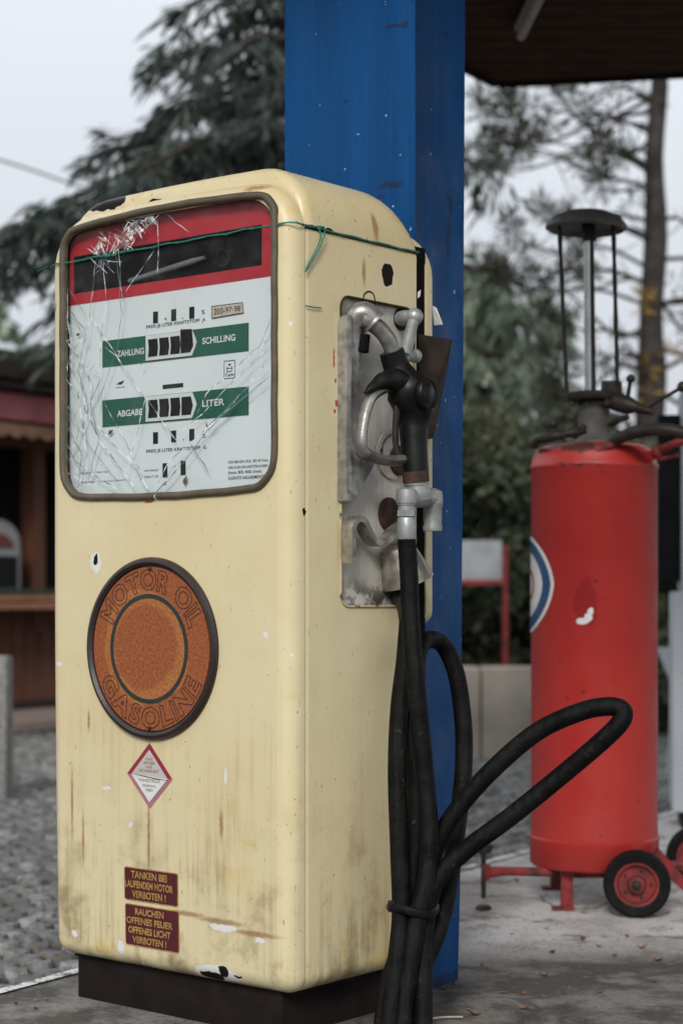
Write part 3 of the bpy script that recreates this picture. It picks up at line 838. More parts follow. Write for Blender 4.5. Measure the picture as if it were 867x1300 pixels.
CR = [[(122,330),(118,370),(112,420),(104,450),(100,500),(108,560),(100,600)], [(130,320),(135,380),(128,440),(124,520)],
      [(145,310),(152,360),(155,400),(150,440),(122,520)], [(150,300),(153,345),(156,390)], [(200,278),(201,330),(200,352)],
      [(198,315),(160,370)], [(87,365),(110,400)], [(88,392),(110,420)], [(118,405),(150,455),(180,500),(215,545),(225,560)],
      [(133,440),(155,460)], [(84,430),(110,470),(118,500),(106,540),(112,590)], [(84,455),(106,490),(108,520),(130,565),(165,610),(172,622)],
      [(84,480),(100,505),(104,540),(86,580)], [(84,520),(110,560),(140,600),(155,618)], [(84,560),(95,585),(130,610),(150,622)],
      [(108,520),(140,560),(170,590),(192,632)], [(132,510),(160,560),(192,628)], [(176,470),(186,455)], [(340,460),(290,520),(245,560),(215,585),(192,630)],
      [(342,440),(300,480),(258,525),(230,548)], [(342,430),(262,500),(250,525)], [(342,478),(280,530),(262,548),(235,585),(205,618),(192,632)],
      [(345,400),(330,440),(312,452)], [(316,490),(262,545)], [(230,590),(192,632)], [(85,400),(92,440),(84,470)], [(110,420),(100,470),(112,520)],
      [(87,365),(86,410)], [(170,265),(185,290),(205,270)], [(208,270),(240,295)], [(86,600),(120,618)], [(130,480),(115,510),(126,560),(112,610)],
      [(240,560),(265,600)], [(186,500),(176,545),(160,600)], [(84,540),(104,575),(100,615)]]
for c in CR: crack(c, random.uniform(.0008, .0015), 1 if random.random() < .7 else 2)
# crazed star of splinters where it was hit
rn = random.Random(5)
for k in range(70):
    a = front(rn.uniform(122, 195), 0, gy)
    t = rn.random(); cx = 122+76*t; cy = 328-52*t+rn.uniform(-22, 22)*(1-.5*t)
    ang = rn.choice([.6, 2.2, 1.5])+rn.gauss(0, .35); l = rn.uniform(8, 34)
    crack([(cx-l*math.cos(ang)*.5, cy-l*math.sin(ang)*.5), (cx+l*math.cos(ang)*.5, cy+l*math.sin(ang)*.5)], rn.uniform(.0005, .0016), 1, .003)
for k in range(22):
    t = rn.random(); c = front(125+70*t, 325-45*t+rn.uniform(-12,12), gy); s = rn.uniform(.003, .009)
    quad(bm, [c+Vector((rn.uniform(-s,0),-.0002,rn.uniform(-s,0))), c+Vector((rn.uniform(0,s),-.0004,rn.uniform(-s,0))), c+Vector((rn.uniform(0,s),-.0002,rn.uniform(0,s)))  , c+Vector((rn.uniform(-s,0),-.001,rn.uniform(0,s)))], 1)
for k in range(70):     # left edge shatter
    cx = 84+abs(rn.gauss(0, 16)); cy = rn.uniform(400, 620); ang = rn.uniform(.9, 2.4); l = rn.uniform(6, 22)
    crack([(cx-l*math.cos(ang)*.5, cy-l*math.sin(ang)*.5), (cx+l*math.cos(ang)*.5, cy+l*math.sin(ang)*.5)], rn.uniform(.0004, .0011), 1 if rn.random() < .7 else 2, .003)
tag(obj('window_glass', bm, ['glass', 'crack', 'crack_dark'], pump, 0), 'cracked and crazed glass pane over the dial')

# round sign
sgc = front(193.5, 823.5, 0); SR = .182
sx, sz = sgc.x, sgc.z
bm = B(); lathe(bm, [(.001, .004), (.1645, .004), (.166, .008), (.172, .0125), (.1785, .011), (SR, .005), (SR, 0)], 96, axis_mat((sx, 0, sz), (0,-1,0)))
sign = obj('round_sign', bm, 'rim', pump, 30); sign['label'] = 'round rusted orange enamel sign with dark rim reading MOTOR OIL GASOLINE'
bm = B(); lathe(bm, [(.1625, .0), (.1625, .0062), (0, .0062)], 96, axis_mat((sx, 0, sz), (0,-1,0))); obj('sign_face', bm, 'orange', sign, 30)
bm = B(); lathe(bm, [(.1005, .006), (.1005, .0072), (.109, .0072), (.109, .006)], 96, axis_mat((sx-.004, 0, sz), (0,-1,0)), closed=False); obj('sign_ring', bm, 'ring_dark', sign, 30)
bm = B()
def arc(s, a0, a1, r_in, r_out, up):
    ws = [(text_geo(ch)[3]-text_geo(ch)[2] if ch != ' ' else .25)+.10 for ch in s]; tot = sum(ws); acc = 0
    for ch, w_ in zip(s, ws):
        am = a0+(a1-a0)*(acc+w_/2)/tot; half = abs(a1-a0)*(w_-.09)/tot/2*1.0; acc += w_
        if ch == ' ': continue
        rm = (r_in+r_out)/2
        def mp(u, v, am=am, half=half):
            if up: th = am-(u*2-1)*half; r = r_in+(r_out-r_in)*v
            else: th = am+(u*2-1)*half; r = r_out-(r_out-r_in)*v
            return Vector((sx+r*math.cos(th), -.0068, sz+r*math.sin(th)))
        outline_text(bm, ch, mp, .00085)
arc('MOTOR OIL', R(157), R(20), .116, .158, True)
arc('GASOLINE', R(204), R(336), .116, .158, False)
for a in (R(90), R(-90)): lathe(bm, [(.004, .006), (.004, .009), (0, .0095)], 10, axis_mat((sx+.158*math.cos(a), 0, sz+.158*math.sin(a)), (0,-1,0)))
obj('lettering', bm, 'rim', sign, 0)

# diamond sticker
c = front(190.5, 985, 0); dx, dz = .064, .0655
bm = B(); e = -.0008
def dia(bm, s, y, zs=(-1, 1), mi=0):
    L, T, Rr, Bt = (c.x-dx*s, y, c.z+.001), (c.x, y, c.z+dz*s), (c.x+dx*s, y, c.z-.003), (c.x, y, c.z-dz*s)
    if zs[1] > 0: quad(bm, [L, Rr, T], mi)
    if zs[0] < 0: quad(bm, [L, Bt, Rr], mi+1)
dia(bm, 1, e, mi=0); norm(bm)
st = obj('diamond_sticker', bm, ['diamond_red', 'diamond_pink'], pump, 0); st['label'] = 'white diamond sticker with faded red border, torn across the middle'
bm = B(); dia(bm, .80, e-.0006, mi=0)
quad(bm, [(c.x-dx*.92, e-.0012, c.z+.002), (c.x-dx*.3, e-.0014, c.z-.0002), (c.x+dx*.2,e-.0014,c.z-.003), (c.x+dx*.95, e-.0012, c.z-.006), (c.x+dx*.3,e-.0014,c.z-.0055), (c.x-dx*.3,e-.0014,c.z-.0015)], 2)
obj('sticker_paper', bm, ['diamond_white', 'lettering_white', 'rust_brown'], st, 0)
bm = B()
for s, w_, z in (('GAS', .020, .034), ('BETRIEB', .030, .026), ('UND', .018, .018), ('SICHERHEIT', .055, .010), ('TANKSTELLE', .060, -.009), ('PRÜFUNG', .036, -.019), ('WIEN', .020, -.028)):
    tline(bm, s, c.x-w_/2, c.x+w_/2, c.z+z-.0028, c.z+z+.0028, e-.0016, .005)
obj('lettering', bm, 'diamond_text', st, 0)

# two warning stickers
def sticker(pxs, pys, lines, label):
    a = front(pxs[0], pys[0]); b = front(pxs[1], pys[0]); d = front(pxs[0], pys[1])
    x0, x1, zt, zb = a.x, b.x, a.z, d.z
    bm = B(); o = rr(x0, x1, zb, zt, .006, .006, 0, 0, 0, 2, 4); i1 = rr(x0, x1, zb, zt, .006, .006, .002, 0, 0, 2, 4)
    vo = ringv(bm, o, -.0012); vi = ringv(bm, i1, -.0012); vb = ringv(bm, o, 0); bridge(bm, vb, vo, 1); bridge(bm, vo, vi, 1)
    f = bm.faces.new(vi); f.material_index = 0
    norm(bm); s = obj('warning_sticker', bm, ['sticker_red', 'sticker_yellow'], pump, 0); s['label'] = label
    bm = B(); n = len(lines); hh = (zt-zb)/n
    for k, (t, wf) in enumerate(lines):
        cz = zt-.004-(zt-zb-.008)*(k+.5)/n; hw = (x1-x0)*wf/2; cx = (x0+x1)/2
        tline(bm, t, cx-hw, cx+hw, cz-hh*.33, cz+hh*.33, -.0020, .03)
    obj('lettering', bm, 'sticker_yellow', s, 0)
sticker((156, 225), (1099, 1141), [('TANKEN BEI', .66), ('LAUFENDEM MOTOR', .88), ('VERBOTEN !', .62)], 'small oxblood sticker reading TANKEN BEI LAUFENDEM MOTOR VERBOTEN')
sticker((156.5, 226), (1145.5, 1198), [('RAUCHEN', .52), ('OFFENES FEUER', .84), ('OFFENES LICHT', .77), ('VERBOTEN !', .62)], 'oxblood sticker reading RAUCHEN OFFENES FEUER OFFENES LICHT VERBOTEN')

# ------- side fittings
bm = B(); slab(bm, [(-.014, y, z) for y, z in yz_outline(RY0+.001, RY1-.001, RZ0+.001, RZ1-.001, .023)], (1,0,0), .004)
plate = obj('backplate', bm, 'plate', pump, 30)
# boot channel that guards the spout
bm = B()
y0 = side(434, 500, .012).y; y1 = side(455, 500, .02).y; zt = side(445, 430, .02).z; zb = side(440, 636, .02).z
zt = side(445, 402, .02).z
ch = [(y0+.010, zt+.004), (y0+.002, zt-.012), (y0, zb), (y0+.022, zb-.004), (side(474,600,.02).y, side(470, 590, .02).z), (side(474,600,.02).y-.004, side(470,575,.02).z), (y1+.004, side(455, 590, .02).z), (y1, zt)]
slab(bm, [(-.010, y, z) for y, z in ch], (1,0,0), .034)
slab(bm, [(.0245, y, z) for y, z in [(y0+.002, zt), (y0+.002, zb+.02), (y0+.010, zb+.012), (y0+.010, zt)]], (1,0,0), .006)
slab(bm, [(-.008, y, z) for y, z in [(y1+.004, zt-.02), (y1+.004, zb+.06), (y1+.020, zb+.075), (y1+.012, zt-.02)]], (1,0,0), .020)
bmesh.ops.bevel(bm, geom=bm.edges[:], offset=.002, segments=2, affect='EDGES')
obj('boot_channel', bm, 'alu', pump, 40)
bm = B()
hp = [side(448, 470, .008), side(447, 430, .010), side(451, 404, .018), side(463, 399, .032), side(473, 409, .042)]
tube(bm, hp, [.016, .019, .0225, .0245, .025], 20, 6, caps=True)
e = side(473, 409, .042); d = (hp[-1]-hp[-2]).normalized()
lathe(bm, [(.0245, -.004), (.0275, 0), (.0275, .004), (.022, .004), (.021, -.006)], 24, axis_mat(e, d), closed=False)
obj('spout_socket', bm, 'alu', pump, 50)
bm = B(); lathe(bm, [(.0215, 0), (.0215, .0035), (0, .0035)], 20, axis_mat(e, d)); tube(bm, [side(461, 425, .026), side(459, 447, .024)], .014, 12)
obj('socket_mouth', bm, 'dark', pump, 50)
# crank lever with two balls
bm = B()
ka, kb = side(526, 402, .040), side(513, 452, .050)
tube(bm, [side(508, 405, -.01), side(512, 403, .02), ka], [.016, .014, .013], 14)
tube(bm, [ka, kb], [.0105, .014], 12); tube(bm, [kb, side(527, 452, .050)], [.012, .012], 12)
for c_, r_ in ((ka, .0175), (side(527, 452, .050), .014)): bmesh.ops.create_uvsphere(bm, u_segments=18, v_segments=12, radius=r_, matrix=Matrix.Translation(c_))
obj('crank_lever', bm, 'zinc', pump, 60)
bm = B(); lathe(bm, [(.022, 0), (.022, .006), (.016, .008), (0, .008)], 24, axis_mat(side(508, 406, -.010), (1,0,0))); obj('crank_bearing', bm, 'rubber', pump)
# wire loop and screw
bm = B(); L = [side(a, b, .0) for a, b in ((476,408),(466,398),(461,385),(462,374),(468,370),(474,374),(477,388))]
tube(bm, L, .0016, 6, 5); tube(bm, [side(478, 403, -.01), side(478, 403, .004)], .0055, 10); obj('wire_loop', bm, 'dark_iron', pump)
# lock disc with curved label
lc = side(497, 577, -.0085)
bm = B(); lathe(bm, [(.050, 0), (.050, .004), (.048, .005), (0, .005)], 40, axis_mat(lc, (1,0,0))); ld = obj('lock_disc', bm, 'plate', pump)
bm = B(); lathe(bm, [(.030, .004), (.030, .011), (.026, .013), (0, .013)], 32, axis_mat(side(503, 585, -.0085), (1,0,0))); obj('lock_recess', bm, 'rust_brown', ld)
bm = B()
def lt(u, v):
    th = R(188)-u*R(88); r = .036+.008*v; return Vector((-.0025, lc.y+r*math.cos(th), lc.z+r*math.sin(th)))
put_text(bm, 'Blockieren', lt, .01); lathe(bm, [(.003, 0), (.003, .002), (0,.002)], 8, axis_mat(Vector((-.003, lc.y-.040, lc.z+.006)), (1,0,0))); obj('lettering', bm, 'rust_brown', ld, 0)
# brown bung
bm = B(); lathe(bm, [(.034, -.004), (.034, .003), (.030, .0055), (.012, .006), (0, .006)], 32, axis_mat(side(493, 653, -.010), (1,0,0))); obj('bung', bm, 'rust_brown', pump)
# wavy cast bracket
bm = B()
wp = [(436, 715), (435, 690), (436, 668), (443, 659), (451, 663), (458, 678), (466, 688), (474, 690), (482, 685), (492, 674), (506, 664)]
C = catmull([side(a+2, b, .010) for a, b in wp], 5)
x0, x1, th = .006, .034, .0058
top, bot, top2, bot2 = [], [], [], []
for i, p in enumerate(C):
    d = (C[min(i+1, len(C)-1)]-C[max(i-1, 0)]); d.x = 0; d.normalize(); nn = Vector((0, -d.z, d.y))
    for L_, s_, xx in ((top, 1, x0), (top2, 1, x1), (bot, -1, x0), (bot2, -1, x1)): L_.append(bm.verts.new((xx, p.y+nn.y*th*s_, p.z+nn.z*th*s_)))
for i in range(len(C)-1):
    for a, b in ((top, top2), (top2, bot2), (bot2, bot), (bot, top)): bm.faces.new((a[i], a[i+1], b[i+1], b[i]))
bm.faces.new((top[0], top2[0], bot2[0], bot[0])); bm.faces.new((top[-1], bot[-1], bot2[-1], top2[-1]))
norm(bm); obj('hose_bracket', bm, 'tan_cast', pump, 50)
# flared cup
bm = B(); tc = side(503, 694, .014); bc = side(518, 742, .022)
lathe(bm, [(.034, .0), (.043, .030), (.055, .074), (.0535, .074), (.041, .03), (.02, .004)], 36, axis_mat(tc, (bc-tc)), closed=False)
lathe(bm, [(0, -.004), (.022, -.004), (.034, 0)], 36, axis_mat(tc, (bc-tc)), closed=False)
obj('flared_cup', bm, 'tan_cast', pump, 50)
bm = B(); lathe(bm, [(.050, .064), (0, .064)], 30, axis_mat(tc, (bc-tc)), closed=False); obj('cup_inside', bm, 'rust_brown', pump)
# outlet pipe below the recess
bm = B(); tube(bm, [side(509, 752, -.012), side(512, 756, .015), side(516, 768, .032), side(518, 790, .034)], [.024, .024, .020, .018], 16, 4); obj('hose_outlet', bm, 'dark_iron', pump)
# dark sheet on the far edge
bm = B()
sp = [side(533, 424, 0), None, None, None]
Lw = lambda px, py, D: (lambda w: Vector((CA*(w.x-NX)-SA*(w.y-NY), SA*(w.x-NX)+CA*(w.y-NY), w.z)))(W(px, py, D))
slab(bm, [Lw(531, 424, 3.675), Lw(572.5, 431, 3.69), Lw(567, 462, 3.69), Lw(549, 556, 3.685), Lw(531, 560, 3.675)], Vector((SA*.2, 1, 0)), .003)
obj('side_sheet', bm, 'dark_sheet', pump, 0)
# scraps of white tape
for P in ([(549, 388, 3.70), (554, 391, 3.70), (562, 412, 3.68), (551, 413, 3.70), (550, 402, 3.70)], [(530, 371, 3.66), (534, 368, 3.66), (533, 376, 3.66), (530, 379, 3.66)]):
    bm = B(); slab(bm, [Lw(*p) for p in P], (0,1,0), .0006); obj('tape_scrap', bm, 'paper', pump, 0)

# ---------------------------------------------------------------- string round the pump
bm = B(); rn = random.Random(2)
S = []
for k in range(31):
    t = k/30; x = -.668+t*.66; S.append((x, -.0035 if .03 < t < .97 else .004, 1.500+.006*t+.0012*math.sin(k*1.3)))
S += [(.0035, .012, 1.506), (.0035, .05, 1.506)]
for k in range(1, 12): S.append((.0032, .05+.34*k/11, 1.505+.001*math.sin(k*2)))
S += [(-.01, .394, 1.505)]
S = [(-.679, .06, 1.497), (-.678, .03, 1.498), (-.674, .008, 1.499)]+S
tube(bm, [to_world(Vector(p)) for p in S], .0016, 6); tube(bm, [to_world(Vector(p)+Vector((0,0,.002*math.sin(i*2.1)))) for i, p in enumerate(S)], .0011, 5)
def sw(px, py, x=.006): return to_world(side(px, py, x))
tube(bm, [sw(405,290,.004), sw(411,288,.01), sw(412,298,.010), sw(404,318,.008), sw(396,332,.006), sw(388,345,.006)], .0014, 6, 5)
tube(bm, [sw(405,290,.004), sw(407,300,.008), sw(402,316,.008), sw(391,336,.006), sw(388,345,.006)], .0014, 6, 5)
tube(bm, [sw(388,388,.003), sw(398,390,.004), sw(408,391,.003)], .0012, 5, 4)
tube(bm, [to_world(Vector(p)) for p in ((-.674,-.002,1.499),(-.68,-.008,1.496),(-.695,-.012,1.49))], .0008, 5, 3)
bmesh.ops.create_uvsphere(bm, u_segments=8, v_segments=6, radius=.004, matrix=Matrix.Translation(sw(405, 290, .004)))
tag(obj('green_string', bm, 'string'), 'thin green twine tied around the top of the cream pump', 'string')

# ---------------------------------------------------------------- nozzle
nz = empty('fuel_nozzle', 'black rubber-clad fuel nozzle hanging in the side recess of the cream pump', 'nozzle', (NX, NY, 0), -A)
bm = B(); tube(bm, [side(458, 405, .034), side(470, 409, .044), side(484, 420, .052), side(494, 434, .058), side(500, 450, .060)], [.0165, .0165, .0165, .0165, .0165], 20, 6); obj('spout', bm, 'alu', nz, 50)
bm = B()
cen = [side(497, 446, .060), side(502, 462, .062), side(508, 479, .066), side(518, 496, .074), side(525, 520, .074), side(525, 545, .076), side(526, 572, .080), side(528, 604, .084)]
tube(bm, cen, [.0245, .0255, .033, .044, .040, .0285, .0262, .0255], 26, 6)
bm2 = cen
# wing that shields the lever
tube(bm, [side(517, 490, .074), side(502, 483, .070), side(487, 484, .066), side(474, 491, .064), side(463, 499, .062)], [.034, .027, .019, .011, .003], 18, 5, flat=.95)
tube(bm, [side(522, 508, .074), side(533, 503, .095), side(540, 501, .112)], [.033, .035, .031], 26, 3)
obj('nozzle_body', bm, 'rubber', nz, 60)
bm = B(); cc = side(541, 500, .116); lathe(bm, [(.0295, -.008), (.031, -.003), (.031, .004), (.0285, .007), (.026, .005), (.022, .0045), (.018, .008), (0, .0085)], 36, axis_mat(cc, (1, .10, 0))); obj('valve_cap', bm, 'rubber', nz, 40)
bm = B(); tube(bm, [side(487, 494, .060), side(472, 503, .060), side(464, 520, .060), side(459, 545, .060), side(458, 566, .060), side(463, 576, .060), side(478, 582, .062), side(496, 585, .066), side(516, 583, .070)], [.010,.010,.0095,.0095,.010,.012,.011,.0105,.010], 8, 5, flat=1.4, flatdir=(1,0,0)); obj('lever_guard', bm, 'alu_dark', nz, 60)
bm = B(); tube(bm, [side(505, 515, .066), side(502, 545, .062), side(503, 570, .062), side(509, 582, .066)], [.010, .008, .007, .007], 10, 5, flat=.7); obj('trigger', bm, 'dark_iron', nz, 60)
bm = B(); tube(bm, [side(527, 598, .084), side(528, 612, .084)], .0262, 26); tube(bm, [side(528, 611, .084), side(528, 617, .084)], .024, 26, mi=1); obj('handle_collar', bm, ['rust_brown', 'zinc'], nz, 40)
# swivel coupling: yoke with two barrels
bm = B()
ya = side(516, 640, .084); yb_ = side(549, 640, .084); dz_ = Vector((0,0,1))
tube(bm, [side(529, 615, .084), side(530, 626, .084), side(531, 634, .084)], [.024, .027, .026], 24, 3)
tube(bm, [Vector((.084, ya.y-.004, side(516, 632, .084).z)), Vector((.084, yb_.y+.004, side(549, 632, .084).z))], .0195, 20)
for c_ in (ya, yb_): lathe(bm, [(.012, .018), (.019, .014), (.0205, .0), (.0205, -.012)], 24, Matrix.Translation((c_.x, c_.y, side(530, 632, .084).z)))
sw_ = obj('swivel_yoke', bm, 'zinc', nz, 50)
z0 = side(516, 640, .084).z
bm = B(); lathe(bm, [(.0185, .004), (.0185, -.002), (.0165, -.003), (.0165, -.024)], 24, Matrix.Translation((.084, ya.y, z0))); lathe(bm, [(.019, -.018), (.0195, -.030)], 6, Matrix.Translation((.084, ya.y, z0+.006))); lathe(bm, [(.0165, -.026), (.0185, -.030), (.0185, -.066), (.0165, -.072)], 24, Matrix.Translation((.084, ya.y, z0)))
obj('swivel_barrel', bm, 'zinc', nz, 40)
bm = B(); lathe(bm, [(.0205, .004), (.0205, 0), (.0185, -.003), (.0185, -.026), (.0175, -.034), (.0195, -.042), (.0185, -.050), (0, -.050)], 24, Matrix.Translation((.084, yb_.y, z0)))
obj('swivel_barrel', bm, 'zinc', nz, 40)

# ---------------------------------------------------------------- hose
bm = B(); hr = .0180
def hose(pts, n=8): tube(bm, [W(*p) for p in pts], hr, 16, n)
hs = to_world(Vector((.084, ya.y, z0-.066)))
hx = CX+hs.x/hs.y*F; D0 = hs.y
g = lambda px, D: (px, HY+F*(HG-.018)/D, D)
hose([(hx, HY-(hs.z-H)/D0*F, D0), (hx+3, 730, D0), (522, 800, D0-.02), (529, 880, D0-.04), (539, 980, 3.46), (545, 1060, 3.44), (541, 1120, 3.42), (531, 1160, 3.40), (522, 1220, 3.38), (514, 1270, 3.36), g(508, 3.33), g(494, 3.33), (500, 1250, 3.37), (509, 1165, 3.41), (507, 1080, 3.43), (504, 980, 3.46), (507, 900, 3.50), (514, 840, 3.54), (518, 790, 3.565)])
hose([g(537, 3.34), (537, 1250, 3.38), (539, 1180, 3.42), (552, 1120, 3.44), (590, 1080, 3.45), (650, 1035, 3.44), (720, 978, 3.42), (770, 935, 3.40), (789, 914, 3.40), (789, 901, 3.41), (770, 897, 3.42), (735, 904, 3.44), (680, 930, 3.46), (620, 982, 3.47), (575, 1035, 3.47), (549, 1085, 3.47), (530, 1140, 3.46), (520, 1200, 3.44), (508, 1260, 3.42), g(500, 3.39)])
hose([g(522, 3.36), (528, 1250, 3.40), (556, 1180, 3.46), (570, 1120, 3.52), (580, 1050, 3.60), (588, 980, 3.66), (588, 920, 3.69), (580, 860, 3.70), (566, 824, 3.70), (550, 812, 3.67), (534, 820, 3.62), (527, 860, 3.56), (530, 940, 3.51), (543, 1040, 3.49), (546, 1120, 3.47), (524, 1190, 3.45), (505, 1250, 3.41), g(494, 3.38)])
hose([(518, 800, 3.56), (520, 860, 3.55), (526, 950, 3.51), (528, 1050, 3.48), (520, 1130, 3.46), (512, 1190, 3.43), (494, 1250, 3.40), g(484, 3.37)])
hose_o = tag(obj('fuel_hose', bm, 'hose', None, 60), 'thick black rubber fuel hose looping from the nozzle, tied in a bundle', 'hose')
bm = B(); c = W(524, 1152, 3.43)
ring = [c+Vector((.045*math.cos(a), .052*math.sin(a), .006*math.sin(a*2))) for a in (2*PI*k/24 for k in range(25))]
tube(bm, ring, .0055, 8, caps=False, flat=1.6); box(bm, W(497, 1150, 3.40), (.014, .012, .020), bevel=.002)
hose_o2 = obj('hose_tie', bm, 'rubber', hose_o)

# ---------------------------------------------------------------- blue post and canopy
roof_z = 2.90
def post():
    bm = B(); K = Vector((.1545, 3.80, 0)); fd = Vector((-.8415, .5403, 0)); sd = Vector((.5403, .8415, 0))
    w, d = .331, .216; N = 14
    prev = None
    for k in range(N+1):
        z = GZ+(roof_z-GZ)*k/N; cut_ = .024*(1-min(1, z/2.05)); t = .003
        P = [K+fd*w, K+fd*w+sd*(d-cut_), K+sd*(d-cut_), K]
        R_ = [bm.verts.new((p.x, p.y, z)) for p in P]
        if prev: bridge(bm, prev, R_)
        else: bm.faces.new(R_)
        prev = R_
    bm.faces.new(prev)
    es = [e for e in bm.edges if abs(e.verts[0].co.z-e.verts[1].co.z) > .01]
    bmesh.ops.bevel(bm, geom=es, offset=.008, segments=3, affect='EDGES')
    norm(bm); return bm
pb = post()
post_e = tag(obj('canopy_post', pb, 'blue', None, 35), 'tall square blue painted post behind the cream pump', 'post')
K = Vector((.1545, 3.80, 0)); rn = random.Random(9)
for k in range(14):
    t = rn.random(); p = K+Vector((.5403,.8415,0))*rn.uniform(0,.19)*(1 if k % 2 else 0)+Vector((-.8415,.5403,0))*(0 if k % 2 else rn.uniform(0,.2))
    p += Vector((.012, -.012, 0)); q = rn.uniform(.004, .012)
    bm = B(); box(bm, (p.x, p.y, q*.4+GZ), (q*1.6, q, q*.8), Matrix.Rotation(rn.uniform(0,3), 3, 'Z'), bevel=q*.2); obj('render_crumb', bm, 'pavement', post_e)

canopy_e = empty('canopy', 'dark brown flat canopy roof over the pumps', 'canopy roof', (0, 0, roof_z))
C0 = Vector((.643, 7.43, 0)); Ld = Vector((-.533, -.846, 0)); Rd = Vector((.982, -.188, 0))
T = [C0, C0+Ld*5.0, C0+Ld*5.0+Rd*7.5, C0+Rd*7.5]
bm = B(); slab(bm, [(p.x, p.y, 0.004) for p in T], (0,0,1), .02); obj('soffit', bm, 'soffit', canopy_e, 0)
bm = B(); slab(bm, [(p.x, p.y, .026) for p in T], (0,0,1), .22)
for a, b in ((T[0], T[1]), (T[1], T[2]), (T[2], T[3]), (T[3], T[0])):
    d = (b-a); n = Vector((d.y, -d.x, 0)).normalized()
    cen_ = (T[0]+T[2])/2
    if n.dot((a+b)/2-cen_) < 0: n = -n
    slab(bm, [(a.x, a.y, -.012), (b.x, b.y, -.012), (b.x, b.y, .25), (a.x, a.y, .25)], n, .03)
obj('fascia', bm, 'fascia', canopy_e, 0)
la, lb_ = W(661, 40, F*(roof_z-.03-H)/(HY-40)), W(690, -20, F*(roof_z-.03-H)/(HY+20))
lf = empty('ceiling_light', 'unlit tube light fixed under the brown canopy', 'ceiling light', la)
bm = B(); d = lb_-la; box(bm, d*.5+Vector((0,0,.010)), (d.length, .05, .024), Matrix.Rotation(math.atan2(d.y, d.x), 3, 'Z'), bevel=.004); obj('fitting', bm, 'fitting', lf)
bm = B(); tube(bm, [Vector((0,0,-.018)), d+Vector((0,0,-.018))], .016, 12); obj('tube', bm, 'fitting', lf)

# ---------------------------------------------------------------- red cylinder dispenser
cylc = Vector((.660, 4.74, 0))
dis = empty('oil_dispenser', 'tall red wheeled oil dispenser cylinder with pump column on top', 'oil dispenser', cylc)
RC = .1640
DIS = dis
bm = B()
lathe(bm, [(0, .105), (RC-.004, .105), (RC+.003, .112), (RC+.003, .170), (RC+.005, .174), (RC+.005, .180), (RC, .183), (RC, 1.135), (RC+.003, 1.138), (RC+.003, 1.146), (RC-.001, 1.150), (RC-.004, 1.170), (RC-.014, 1.187), (RC-.035, 1.198), (.09, 1.203), (0, 1.205)], 72)
obj('tank', bm, 'red', dis, 50)
# emblem wrapped round the tank
def wrap(a, z, off): r = RC+off; return Vector((r*math.cos(a), r*math.sin(a), z))
ea = math.atan2(W(672, 740, 4.74).y-4.74-.02, -1)+R(-6)     # facing left
ea = R(180); ez = H-(742-HY)/F*4.74
def emblem(r0_, r1_, off, mat, nm='emblem_ring', par=None, sq=.1):
    bm = B(); n = 48; prev = None
    def P(rr_, k):
        th = 2*PI*k/n; u = math.cos(th)*rr_; v = math.sin(th)*rr_
        m = 1+sq*abs(math.sin(2*th))*-.6
        return wrap(ea+u*m/RC, ez+v*m*1.0, off)
    steps = 6
    for s in range(steps):
        ra = r0_+(r1_-r0_)*s/steps; rb = r0_+(r1_-r0_)*(s+1)/steps
        for k in range(n):
            if ra < 1e-6: bm.faces.new([bm.verts.new(P(rb, k)), bm.verts.new(P(rb, k+1)), bm.verts.new(P(ra, k))])
            else: quad(bm, [P(ra, k), P(rb, k), P(rb, k+1), P(ra, k+1)])
    bmesh.ops.remove_doubles(bm, verts=bm.verts[:], dist=1e-5); norm(bm)
    for f in bm.faces:
        if f.normal.dot(Vector((f.calc_center_median().x, f.calc_center_median().y, 0))) < 0: f.normal_flip()
    return obj(nm, bm, mat, par or dis, 60)
em = emblem(0, .127, .0015, 'enamel_white', 'emblem', sq=.08); em['label'] = 'round white emblem with blue ring and red letter'
emblem(.086, .116, .003, 'enamel_blue', par=em, sq=.08)
emblem(.030, .040, .003, 'emblem_red', 'emblem_letter', em, 0)
# chassis
dl = lambda px, py, D: W(px, py, D)-cylc
bm = B(); box(bm, (0, 0, .092), (.16, .16, .022)); 
tube(bm, [dl(700, 1107, 4.66), dl(640, 1106, 4.66), dl(622, 1107, 4.66)], [.012, .012, .015], 10)
box(bm, dl(616.5, 1107, 4.66), (.022, .024, .042), bevel=.004)
obj('front_arm', bm, 'red_rusty', dis)
bm = B(); tube(bm, [dl(613.5, 1082, 4.66), dl(613.5, 1140, 4.66)], .0065, 10); lathe(bm, [(.020, 0), (.021, .006), (.014, .012), (0, .012)], 18, Matrix.Translation((dl(613.5,1140,4.66).x, dl(613.5,1140,4.66).y, .0)))
a, b = dl(613.5, 1084, 4.66), dl(622, 1072, 4.66)
tube(bm, [a, dl(610, 1080, 4.66), dl(607.5, 1077, 4.66)], [.008, .008, .010], 8); tube(bm, [a, b], [.008, .010], 8); tube(bm, [b, dl(620, 1083, 4.66)], [.010, .005], 8); obj('levelling_screw', bm, 'dark_iron', dis)
for px, D, s in ((719, 4.66, 1), (705, 4.98, .8)):
    p = dl(px, 1150, D); bm = B(); z0_ = .0
    box(bm, (p.x, p.y, .055), (.030, .030, .11), bevel=.003); box(bm, (p.x-.010, p.y, .004), (.056, .04, .008), bevel=.002); obj('foot', bm, 'red_rusty', dis)
